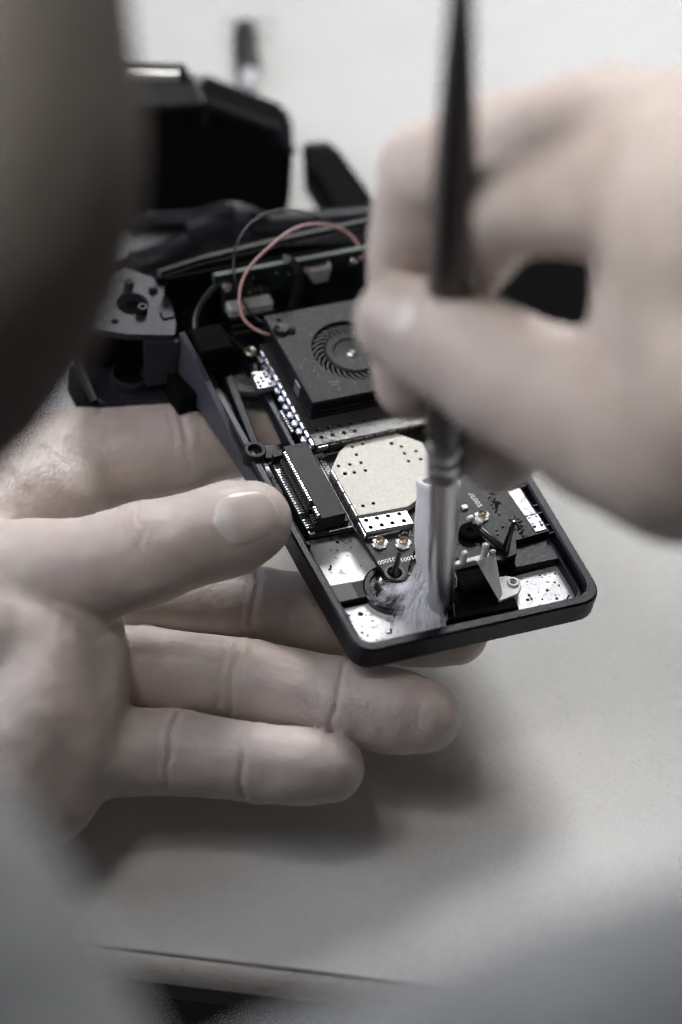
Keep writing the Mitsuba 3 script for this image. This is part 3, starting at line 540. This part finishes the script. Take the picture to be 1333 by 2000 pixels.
# ------------------------------------------------------------------ crumbs on the white sheets
cr = []
def crumb(u, v, s):
    m = trimesh.creation.icosphere(subdivisions=0, radius=s); q = np.array(m.vertices); q *= (1 + .5*(rng.random((len(q), 1)) - .5))
    q = q*[1, .5 + .4*rng.random(), .4]; a = rng.random()*6.28; q = np.c_[q[:, 0]*math.cos(a) - q[:, 1]*math.sin(a), q[:, 0]*math.sin(a) + q[:, 1]*math.cos(a), q[:, 2]]
    m.vertices = q + [u, v, -3.7 + s*.25]; cr.append(m)
for u, v, s in [(-9.5, -11.4, .42), (-10.5, -13.6, .28), (-9.0, -15.6, .22), (-13.8, -17.6, .5), (-14.3, -18.2, .4), (-7.2, -19.2, .2), (-16.4, -13, .2), (-17.2, 12.2, .5), (-16.4, 11.0, .35), (-17.0, 10.0, .5), (-15.8, 10.4, .4), (-15.9, 9.2, .35),
                (-12.8, -31.8, .75), (-15.6, -31.4, .6), (-15.8, -32.2, .45), (-11, -34.4, .4), (-13.8, -38, .4), (-8.8, -38.4, .75), (-8.2, -38.0, .45), (-12.4, -39.6, .4), (-14.6, -36.8, .4), (-7.0, -33.6, .4), (-6.0, -34.8, .35), (-3.4, -34.2, .35), (-1.8, -35.2, .42), (-11.6, -36.2, .3), (0.6, -38.4, .35)]: crumb(u, v, s)
for _ in range(70): crumb(25 + 10*rng.random(), -41.6 + 8.6*rng.random()**1.3, .12 + .42*rng.random()**3)
for _ in range(40): crumb(-16.5 + 18*rng.random(), -40.6 + 10*rng.random(), .10 + .14*rng.random())
put('crumbs', cr, 'gloss_black')
tag('crumbs', 'black crumbs scattered over the white sheets in the device', 'crumb', kind='stuff')

# ------------------------------------------------------------------ the brush
b0, b1 = np.array((21.82, -23.58, 37.16)), np.array((18.30, -46.82, 216.88)); bd = (b1 - b0)/np.linalg.norm(b1 - b0); BL = np.linalg.norm(b1 - b0)
def along(prof, n=30): return lathe(prof, b0, n, bd)
put('brush__ferrule', along([(.01, 0), (2.6, 0), (2.75, .5), (3.0, 30), (3.0, 50), (3.7, 50.8), (3.7, 52.2), (3.0, 53.2), (3.0, 54.6), (3.8, 55.4), (3.8, 56.8), (3.0, 57.8), (3.0, 59.2), (3.8, 60), (3.8, 61.6), (3.1, 62.6), (3.3, 63.4), (.01, 63.4)], 36), 'ferrule_metal', 'world', smooth=35)
put('brush__handle', along([(.01, 62), (3.0, 62.5), (4.1, 66), (4.7, 80), (4.5, 105), (3.7, 140), (2.5, BL*.93), (1.8, BL), (.01, BL)], 30), 'handle_black', 'world', smooth=35)
tag('brush', 'brush with black handle, grey metal ferrule and white bristles, held in the right hand', 'brush')
# bristles: a soft white bundle round the ferrule's end, spreading over the sheet
c0 = np.array((21.31, -5.44, 58.55)); H = []
end = np.array((20.22, -16.08, 41.13))
down = end - c0; down /= np.linalg.norm(down)
sx = np.array([1.0, 0, 0]); sx -= down*(sx@down); sx /= np.linalg.norm(sx); sy = np.cross(down, sx)
SL = np.linalg.norm(end - c0)
cup = lathe([(3.6, .4), (4.2, 0), (4.75, .15), (5.0, .9), (4.85, 1.9), (4.7, 3.0), (4.75, SL*.45), (4.5, SL*.7), (3.9, SL*.9), (3.5, SL), (3.2, SL), (3.3, SL*.9), (3.6, 2.0), (3.6, .4)], c0, 40, down)
put('brush__collar', cup, 'white_rubber', 'world', smooth=35)
for i in range(2600):
    a = rng.random()*2*math.pi; r = math.sqrt(rng.random())
    o = r*(math.cos(a)*sx + math.sin(a)*sy); e = rng.normal(0, 1, 3)
    base = end - down*2.0 + 3.2*o
    mid = end + down*(2.2 + .5*e[2]) + 4.1*o + rng.normal(0, .45, 3)
    u_ = .8 + 4.4*r*math.cos(a) + 1.7*e[0]; v_ = -35.8 + 3.4*r*math.sin(a) + 1.6*e[1]
    if i % 4 == 0: u_, v_ = -8.5 + 8.5*rng.random(), -30.8 + 1.5*e[1] + 2.0*rng.random()
    u_ = min(u_, 7.5); v_ = min(max(v_, -41.4), -26.0)
    tip = dev_world(np.array([[u_, v_, -3.2 + .7*abs(e[2])]]))[0]*1000
    H.append(tube(spline([base, mid, .35*mid + .65*tip + np.array([0, 0, .5]), tip], 8), np.linspace(.10, .04, 8), 3, caps=False))
put('brush__bristles', H, 'bristle', 'world', smooth=True)
labels['brush__bristles'] = {'kind': 'stuff', 'label': 'soft white bristles spread over the sheet'}

# ------------------------------------------------------------------ hands: one continuous skin each, from a distance field
def capsule(P, a, b, ra, rb, bulge=0.0):
    ba = b - a; l2 = max(ba@ba, 1e-9)
    t = np.clip(((P - a)@ba)/l2, 0, 1)
    q = P - a - t[..., None]*ba
    return np.sqrt((q*q).sum(-1)) - (ra + (rb - ra)*t + bulge*4*t*(1-t))
def smin(a, b, k):
    h = np.maximum(k - np.abs(a - b), 0)/k
    return np.minimum(a, b) - h*h*k*.25
class Field:
    def __init__(s, lo, hi, h):
        s.lo, s.h = np.array(lo, float), h; s.n = np.ceil((np.array(hi) - lo)/h).astype(int) + 1
        s.d = np.full(s.n, 25.0, np.float32)
    def sub(s, a, b):
        i0 = np.clip(np.floor((np.minimum(a, b) - s.lo)/s.h).astype(int), 0, s.n - 1); i1 = np.clip(np.ceil((np.maximum(a, b) - s.lo)/s.h).astype(int) + 1, 1, s.n)
        g = np.stack(np.meshgrid(*[s.lo[k] + s.h*np.arange(i0[k], i1[k]) for k in range(3)], indexing='ij'), -1)
        return tuple(slice(i0[k], i1[k]) for k in range(3)), g
    def add(s, d, a, b, ra, rb, k, bulge=0):
        a, b = np.array(a, float), np.array(b, float); m = max(ra, rb) + bulge + k + 2.5
        sl, g = s.sub(np.minimum(a, b) - m, np.maximum(a, b) + m)
        if g.size: d[sl] = smin(d[sl], capsule(g, a, b, ra, rb, bulge).astype(np.float32), k)
    def chain(s, pts, k=2.0, bulge=.35):
        d = np.full(s.n, 25.0, np.float32)
        for p, q in zip(pts[:-1], pts[1:]): s.add(d, p[:3], q[:3], p[3], q[3], k, bulge)
        return d
    def groove(s, pts, width, depth, facing=None):
        """a skin fold along a polyline (mm)"""
        for a, b in zip(pts[:-1], pts[1:]):
            a, b = np.array(a, float), np.array(b, float); m = width*3
            sl, g = s.sub(np.minimum(a, b) - m, np.maximum(a, b) + m)
            if g.size:
                r = capsule(g, a, b, 0, 0)
                s.d[sl] = np.maximum(s.d[sl], s.d[sl] + (depth*np.exp(-(r/width)**2)).astype(np.float32)*.6)
    def fold(s, at, axis, radius, width, depth, normal=None, wav=0):
        """a crease round a joint: a shallow ring in the plane at 'at' across 'axis', only on the side of 'normal'"""
        at, axis = np.array(at, float), np.array(axis, float)/np.linalg.norm(axis)
        sl, g = s.sub(at - radius, at + radius); q = g - at; x = q@axis
        x = x + wav*(meshkit.noise(g*.25) - .5)
        w = np.exp(-(x/width)**2)*np.clip((radius - np.sqrt((q*q).sum(-1)))/2, 0, 1)
        if normal is not None:
            nn = np.array(normal, float)/np.linalg.norm(normal); r = q - (q@axis)[..., None]*axis
            w = w*np.clip(.25 + (r@nn)/np.maximum(np.sqrt((r*r).sum(-1)), .5)*1.1, 0, 1)
        s.d[sl] += (depth*w).astype(np.float32)
    def mesh(s):
        d = s.d; n = s.n; neg = d < 0
        c = sum(neg[i:n[0]-1+i, j:n[1]-1+j, k:n[2]-1+k].astype(np.int8) for i in (0, 1) for j in (0, 1) for k in (0, 1))
        cell = np.argwhere((c > 0) & (c < 8)); idx = -np.ones(n - 1, np.int64); idx[tuple(cell.T)] = np.arange(len(cell))
        acc, cnt = np.zeros((len(cell), 3)), np.zeros(len(cell))
        for ax in range(3):
            o1, o2 = [k for k in range(3) if k != ax]
            for i in (0, 1):
                for j in (0, 1):
                    p = cell.copy(); p[:, o1] += i; p[:, o2] += j; q = p.copy(); q[:, ax] += 1
                    a, b = d[tuple(p.T)], d[tuple(q.T)]; on = (a < 0) != (b < 0)
                    t = np.where(on, a/np.where(on, a - b, 1), 0); x = p.astype(float); x[:, ax] += t
                    acc += x*on[:, None]; cnt += on
        v = s.lo + s.h*acc/cnt[:, None]; F = []
        for ax in range(3):
            o1, o2 = [(1, 2), (2, 0), (0, 1)][ax]
            sl0 = [slice(None)]*3; sl1 = [slice(None)]*3; sl0[ax] = slice(0, -1); sl1[ax] = slice(1, None)
            e = np.argwhere(neg[tuple(sl0)] != neg[tuple(sl1)])
            e = e[(e[:, o1] > 0) & (e[:, o2] > 0) & (e[:, o1] < n[o1]-1) & (e[:, o2] < n[o2]-1)]
            def at(i, j): q = e.copy(); q[:, o1] -= i; q[:, o2] -= j; return idx[tuple(q.T)]
            a, b, c_, d_ = at(1, 1), at(0, 1), at(0, 0), at(1, 0); f0 = neg[tuple(e.T)]
            Q = np.where(f0[:, None], np.c_[a, b, c_, d_], np.c_[d_, c_, b, a]); F += [Q[:, [0, 1, 2]], Q[:, [0, 2, 3]]]
        m = trimesh.Trimesh(v, np.vstack(F), process=False)
        for _ in range(2):
            g = [ndi.map_coordinates(d, ((m.vertices - s.lo)/s.h + e_).T, order=1, mode='nearest') - ndi.map_coordinates(d, ((m.vertices - s.lo)/s.h - e_).T, order=1, mode='nearest') for e_ in np.eye(3)]
            g = np.stack(g, -1)/(2*s.h); val = ndi.map_coordinates(d, ((m.vertices - s.lo)/s.h).T, order=1, mode='nearest')
            m.vertices = m.vertices - g*(val/np.maximum((g*g).sum(-1), .3))[:, None]*.6
        return m
    def at(s, p): return ndi.map_coordinates(s.d, ((np.asarray(p) - s.lo)/s.h).T, order=1, mode='nearest')
    def drop(s, p, dirn, steps=40, most=3.2):
        """slide points along -dirn onto the skin, then to the nearest skin"""
        p0 = np.array(p, float); p = p0.copy()
        for _ in range(steps):
            p = p - dirn*np.clip(s.at(p), -.6, .6)[:, None]*.7
            far = ((p0 - p)@dirn)[:, None] - most; p = p + dirn*np.maximum(far, 0)
        for _ in range(20):
            g = np.stack([s.at(p + e) - s.at(p - e) for e in np.eye(3)*s.h], -1); g /= np.maximum(np.linalg.norm(g, axis=1, keepdims=True), 1e-6)
            p = p - g*np.clip(s.at(p), -.6, .6)[:, None]*.7
        return p

def nail(fld, key, tip, ax, up_, length, width, mat='nail_plate', lift=.42):
    """a thin curved plate lying on the fingertip's back; tip: a point above the nail's middle"""
    ax = np.array(ax, float)/np.linalg.norm(ax); up_ = np.array(up_, float); up_ -= ax*(up_@ax); up_ /= np.linalg.norm(up_); sd = np.cross(up_, ax)
    N, M = 25, 25; s = np.linspace(-1, 1, N); t = np.linspace(-1, 1, M)
    P = []
    for a in t:
        w = width/2*(1 - .05*(1-a)) * (math.sqrt(max(0.0, 1 - max(0, abs(a) - .55)**2/.215)) if abs(a) > .55 else 1)
        for b in s: P.append(tip + ax*(a*length/2 + (.10*length*(1-b*b) - .05*length)*(1 if a > 0 else -1)*abs(a)) + sd*b*w + up_*2.5)
    P = np.array(P); Q = fld.drop(P, up_)
    Q0 = ndi.gaussian_filter(Q.reshape(M, N, 3), (2.2, 2.2, 0), mode='nearest').reshape(-1, 3)
    Q = .35*Q + .65*Q0; edge = np.minimum(1, np.minimum.outer(1 - np.abs(t), 1 - np.abs(s))*6).ravel()
    V = Q + up_*(lift*(.45 + .55*edge))[:, None]; i, j = np.meshgrid(np.arange(M-1), np.arange(N-1), indexing='ij'); k = (i*N + j).ravel()
    F = np.vstack([np.c_[k, k+1, k+N+1], np.c_[k, k+N+1, k+N]])
    B = Q - up_*.5; n0 = len(V)
    F2 = F[:, ::-1] + n0
    rim = list(range(N-1)) + [r*N + N-1 for r in range(M-1)] + [(M-1)*N + c for c in range(N-1, 0, -1)] + [r*N for r in range(M-1, 0, -1)]
    R = [(a, a+n0, b+n0) for a, b in zip(rim, rim[1:] + rim[:1])] + [(a, b+n0, b) for a, b in zip(rim, rim[1:] + rim[:1])]
    m = trimesh.Trimesh(np.vstack([V, B]), np.vstack([F, F2, R]), process=False); m.fix_normals()
    tt = np.repeat(t, N); ss = np.tile(s, M)
    lun = np.clip(((-.44 - .25*ss**2) - tt)/.30 + .5, 0, 1)[:, None]; free = np.clip((tt - (.80 - .22*ss**2))/.05, 0, 1)[:, None]
    col = np.array([.46, .385, .35])*(1 + .05*(meshkit.noise(np.c_[ss*9, tt*2, tt*0]) - .5))[:, None]
    col = col*(1 - lun) + np.array([.56, .505, .48])*lun; col = col*(1 - free) + np.array([.52, .46, .42])*free
    col = np.vstack([col, col])
    k = key
    scene[k] = mikit.ply(trimesh.Trimesh(np.array(m.vertices)/1000, m.faces, process=False), mat, smooth=True, color=col)
    return V.reshape(M, N, 3), up_

def build_hand(lo, hi, h, palm, fingers, folds, grooves, over=(), kp=9.0):
    f = Field(lo, hi, h)
    base = np.full(f.n, 25.0, np.float32)
    for a, b, ra, rb in palm: f.add(base, a, b, ra, rb, kp)
    out = base.copy()
    for ch, k in fingers: out = np.minimum(out, smin(base, f.chain(ch), k))
    if over:
        pad = base.copy()
        for a, b, ra, rb in over: f.add(pad, a, b, ra, rb, 6.0)
        out = smin(out, pad, 1.6)
    f.d = out
    g = np.stack(np.meshgrid(*[f.lo[k] + h*2*np.arange((f.n[k]+1)//2) for k in range(3)], indexing='ij'), -1)
    big = (meshkit.fbm(g*.11, 3) - .5)*1.1
    f.d += ndi.zoom(big.astype(np.float32), np.array(f.n)/np.array(big.shape), order=1)*1.0
    for x in folds: f.fold(*x)
    for x in grooves: f.groove(*x)
    m = f.mesh()
    return f, m

def bounds(palm, fingers):
    P = np.array([p for a, b, ra, rb in palm for p in (np.array(a) - ra - 4, np.array(a) + ra + 4, np.array(b) - rb - 4, np.array(b) + rb + 4)] +
                 [q for ch, k in fingers for p in ch for q in (np.array(p[:3]) - p[3] - 4, np.array(p[:3]) + p[3] + 4)])
    return P.min(0), P.max(0)

# the left hand: palm up, four fingers under the device pointing right, thumb on its rim
PALM_UP = (0.05, -.55, .83)
thumb = [(*(-80.58, -25.32, 43.00), 14.5), (*(-67.12, -23.49, 46.00), 13.0), (*(-53.51, -23.52, 50.00), 11.0), (*(-41.88, -21.46, 53.00), 11.0), (*(-30.45, -17.97, 54.00), 9.7), (*(-23.92, -15.63, 54.00), 9.9), (*(-19.56, -13.58, 54.00), 8.9)]
index = [(*(-86.34, 16.60, 34.00), 13.0), (*(-62.51, 27.51, 31.00), 10.9), (*(-38.78, 33.98, 28.00), 9.7), (*(-13.20, 39.86, 25.00), 8.6), (*(6.69, 43.57, 22.00), 7.4)]
middle = [(*(-69.71, -18.07, 26.00), 11), (*(-47.13, -13.80, 24.00), 9.6), (*(-19.43, -11.28, 22.00), 9.0), (*(9.15, -14.45, 20.00), 8.6), (*(17.85, -15.94, 20.00), 8.3), (*(25.96, -16.83, 20.00), 7.7)]
ring_ = [(*(-66.34, -32.40, 24.00), 11), (*(-43.91, -30.22, 23.00), 9.6), (*(-21.15, -32.87, 22.00), 9.2), (*(0.39, -39.42, 24.00), 9.0), (*(10.44, -41.92, 24.00), 8.9), (*(17.78, -43.30, 24.00), 8.3)]
pinky = [(*(-68.82, -53.75, 24.00), 11), (*(-49.36, -51.39, 22.00), 9.4), (*(-35.62, -50.95, 21.00), 9.0), (*(-19.49, -53.51, 21.00), 8.2), (*(-9.51, -55.28, 22.00), 8.0), (*(-2.47, -55.54, 22.00), 7.5)]
palm = [((-110.38, -31.95, 38.00), (-80.58, -25.32, 43.00), 19, 15), ((-114.12, -14.09, 32.00), (-86.39, 15.90, 33.00), 18, 13), ((-110.84, -35.70, 32.00), (-69.82, -18.01, 25.00), 20, 12), ((-109.73, -45.25, 30.00), (-66.08, -35.23, 24.00), 20, 12),
        ((-108.86, -53.25, 28.00), (-68.98, -54.34, 22.00), 19, 12), ((-86.78, -34.76, 38.00), (-65.19, -35.08, 33.00), 16, 10), ((-68.86, -46.62, 30.00), (-60.79, -39.00, 29.00), 13, 10.5), ((-66.23, -55.83, 26.00), (-59.97, -51.19, 27.00), 12, 11), ((-78.83, -59.17, 27.00), (-63.17, -58.96, 21.00), 15, 10), ((-62.39, -28.71, 33.00), (-58.38, -39.12, 31.00), 9, 9),
        ((-81.25, -4.14, 38.00), (-71.64, 11.81, 34.00), 11, 9), ((-72.80, 20.95, 31.00), (-39.23, 30.63, 28.00), 10.5, 8.4), ((-74.68, 7.76, 35.00), (-64.49, 11.02, 34.00), 9, 7)]
lo, hi = bounds(palm, [(c, 0) for c in (thumb, index, middle, ring_, pinky)]); lo[0] = max(lo[0], -112); lo[2] = max(lo[2], 1.0)
V3 = lambda *p: np.array(p, float)
xdir = V3(1, -.05, 0)
folds = []
for ch, i, w, dep in ((middle, 3, .55, .55), (middle, 2, .7, .5), (ring_, 3, .5, .65), (ring_, 2, .7, .55), (pinky, 3, .6, .7), (pinky, 2, .7, .6), (index, 2, .8, .6)):
    a, b = V3(*ch[i][:3]), V3(*ch[i+1][:3]); folds.append((a, b - a, 13, w, dep, PALM_UP, 1.6))
    if i == 2: folds.append((a - (b-a)/np.linalg.norm(b-a)*2.6, b - a, 13, .55, .3, PALM_UP, 2.0))
folds += [(V3(*(-32.72, 35.67, 28.00)), V3(1, -.1, 0), 12, .5, .35, PALM_UP, 2.0), (V3(*(-36.15, 35.33, 28.00)), V3(1, -.15, 0), 12, .5, .4, PALM_UP, 2.0), (V3(*(-57.96, 30.43, 30.00)), V3(1, -.3, 0), 13, .7, .35, PALM_UP, 3.0)]
ta, tb = V3(*thumb[2][:3]), V3(*thumb[4][:3]); tax = (tb - ta)/np.linalg.norm(tb - ta)
for s_, dep in ((-4.6, .22), (-3.0, .40), (-1.4, .5), (.4, .55), (2.0, .45), (3.6, .32), (5.2, .2)): folds.append((V3(*(-41.97, -20.01, 53.00)) + tax*s_, tax, 14, .6, dep, (-.1, .05, 1), 4.5))
# the thumb's pad of nail fold
grooves = [([V3(*(-64.66, -67.91, 52.00)), V3(*(-63.43, -72.45, 46.00)), V3(*(-61.55, -79.41, 38.00)), V3(*(-62.38, -81.61, 32.00))], 1.1, 2.0),
           ([V3(*(-48.79, -34.00, 42.00)), V3(*(-53.02, -44.44, 50.00)), V3(*(-57.34, -49.93, 56.00)), V3(*(-60.22, -50.70, 58.00))], .8, .9),
           ([V3(*(-48.69, -51.17, 38.00)), V3(*(-53.09, -53.90, 47.00)), V3(*(-58.13, -56.45, 53.00)), V3(*(-62.89, -58.07, 56.00))], .8, .7),
           ([V3(*(-69.53, 2.58, 46.00)), V3(*(-61.34, -1.77, 44.00)), V3(*(-59.20, -4.35, 40.00))], 1.4, .8),
           ([V3(*(-64.74, 11.43, 44.00)), V3(*(-57.54, 6.19, 42.00)), V3(*(-54.08, 1.99, 38.00))], 1.3, .7),
           ([V3(*(-74.38, 6.33, 47.00)), V3(*(-68.01, -2.65, 45.00)), V3(*(-65.73, -6.09, 42.00))], 1.4, .7),
           ([V3(*(-68.15, 17.01, 44.00)), V3(*(-60.19, 11.56, 43.00)), V3(*(-53.48, 7.65, 36.00))], 1.2, .6)]
over = [((-79.48, -35.21, 43.00), (-61.99, -37.39, 41.00), 16, 11), ((-63.52, -33.54, 40.00), (-52.39, -29.18, 37.00), 10, 5.0), ((-62.79, -41.86, 40.00), (-53.41, -39.55, 37.00), 10, 5.5), ((-63.41, -50.43, 37.00), (-52.86, -47.40, 34.00), 11, 5.5),
        ((-67.69, -55.51, 33.00), (-57.33, -53.35, 30.00), 12, 8), ((-70.79, -62.48, 28.00), (-60.32, -58.47, 26.00), 12, 9), ((-73.92, -66.91, 25.00), (-63.64, -64.88, 22.00), 13, 9)]
LH, m = build_hand(lo, hi, .62, palm, [(thumb, 7.0), (index, 6.0), (middle, 4.0), (ring_, 4.0), (pinky, 4.0)], folds, grooves, over)
put('left_hand__skin', m, 'skin', 'world', smooth=True)
N_, nu = nail(LH, 'left_hand__thumb_nail', V3(*(-19.37, -19.43, 62.00)), V3(*(-11.65, -16.22, 60.00)) - V3(*(-26.78, -21.15, 60.00)), (-.03, -.30, .95), 15.6, 14.2)
tag('left_hand', 'left hand with its thumb on the rim and four fingers under the device', 'hand')

# the right hand: pinching the brush between thumb and index finger
thumb2 = [(*(56.13, -80.81, 146.75), 14), (*(45.73, -67.87, 142.18), 13.6), (*(30.36, -51.32, 135.45), 11.6), (*(19.83, -40.52, 134.33), 10.6), (*(11.21, -34.83, 134.02), 8.8)]
index2 = [(*(44.29, -40.71, 182.23), 10.5), (*(29.44, -28.93, 171.29), 8.6), (*(15.37, -17.36, 154.82), 8.6), (*(13.40, -16.91, 136.52), 8.0), (*(13.14, -19.71, 120.70), 8.2), (*(14.32, -24.45, 108.49), 7.9)]
middle2 = [(*(47.73, -51.86, 180.37), 11.5), (*(31.59, -40.81, 168.78), 9.6), (*(26.58, -32.11, 155.12), 8.2), (*(22.08, -15.66, 126.95), 7.4), (*(22.30, -11.12, 106.94), 7.4), (*(27.14, -19.03, 94.59), 8.2), (*(31.49, -28.09, 91.92), 8.2)]
palm2 = [((44.29, -40.71, 182.23), (65.08, -61.17, 190.83), 10.5, 18), ((47.73, -51.86, 180.37), (65.45, -65.65, 184.20), 11.5, 22), ((57.71, -54.29, 167.54), (68.21, -68.45, 173.71), 13, 22), ((56.13, -79.86, 147.59), (68.67, -84.93, 167.14), 13, 24),
         ((54.76, -58.86, 155.49), (62.84, -69.44, 170.16), 8, 20), ((45.73, -67.87, 142.18), (62.36, -83.47, 155.08), 13, 15), ((56.57, -51.86, 183.05), (60.54, -75.08, 157.17), 14, 17), ((65.08, -65.97, 186.59), (82.96, -74.01, 203.50), 22, 24), ((53.75, -67.82, 144.89), (53.18, -47.43, 168.27), 11, 11)]
lo2, hi2 = bounds(palm2, [(c, 0) for c in (thumb2, index2, middle2)]); hi2[0] = min(hi2[0], 96)
cam_n = (0, -.66, .75)
folds2 = []
for ch, i in ((index2, 2), (index2, 3), (middle2, 1)):
    a, b, c = V3(*ch[i-1][:3]), V3(*ch[i][:3]), V3(*ch[i+1][:3]); folds2.append((b, (c - a), 13, .9, .5, None, 1.5))
RH, m = build_hand(lo2, hi2, .85, palm2, [(thumb2, 5.0), (index2, 4.0), (middle2, 3.0)], folds2, [], kp=5.0)
put('right_hand__skin', m, 'skin', 'world', smooth=True)
nail(RH, 'right_hand__thumb_nail', V3(*(7.46, -40.45, 142.40)), V3(*(3.11, -35.79, 138.52)) - V3(*(17.79, -42.16, 138.22)), (-.62, -.45, .64), 13.0, 12.0)
tag('right_hand', 'blurred right hand pinching the brush above the device', 'hand')

# ------------------------------------------------------------------ cloth close to the camera
def limb(key, pts, mat, seed, amp=1.0):
    c = spline([p[:3] for p in pts], 70); rr = np.interp(np.linspace(0, 1, 70), np.linspace(0, 1, len(pts)), [p[3] for p in pts])
    ends = np.minimum(np.arange(70), 69 - np.arange(70)); rr = rr*np.sqrt(np.clip(1 - (1 - np.minimum(ends/6, 1))**2, .0004, 1))
    m = tube(c, rr, 56); v = np.array(m.vertices); n_ = meshkit.fbm(v*np.array([.05, .05, .09]), 3, seed) - .5
    ax = np.array([c[np.argmin(((c - q)**2).sum(1))] for q in v]); d = v - ax; d /= np.maximum(np.linalg.norm(d, axis=1, keepdims=True), 1e-6)
    m.vertices = v + d*(n_*2*amp)[:, None]; put(key, m, mat, 'world', smooth=True)
limb('dark_sleeve', [(*(-57.69, -55.05, 260.34), 28.5), (*(-57.76, -72.30, 239.73), 28), (*(-55.68, -85.35, 225.52), 28), (*(-55.33, -94.83, 217.13), 28), (*(-61.46, -106.11, 208.49), 27), (*(-75.43, -118.72, 201.33), 27), (*(-94.24, -129.42, 194.53), 29), (-190, -138, 198, 34), (-300, -150, 198, 40), (-420, -165, 200, 46)], 'dark_cloth', 3, 1.2)
tag('dark_sleeve', 'out of focus dark brown sleeve filling the upper left corner, close to the camera', 'sleeve')
limb('grey_sleeve', [(*(-78.53, -188.90, 208.67), 30), (*(-60.50, -203.69, 208.94), 28), (*(-45.68, -217.53, 207.38), 24), (*(-37.74, -229.81, 204.53), 22), (*(-32.70, -242.35, 201.44), 22)], 'grey_cloth', 5, 1.2)
tag('grey_sleeve', 'out of focus grey sleeve in the lower left corner, close to the camera', 'sleeve')
limb('grey_garment', [(*(-12.13, -248.46, 204.04), 20), (*(4.51, -241.69, 215.37), 20), (*(20.53, -239.85, 222.34), 21), (*(38.32, -238.73, 231.35), 22), (*(55.58, -238.56, 236.84), 24)], 'grey_cloth', 8, 1.4)
tag('grey_garment', 'out of focus pale grey cloth along the bottom edge in front of the table', 'clothing')
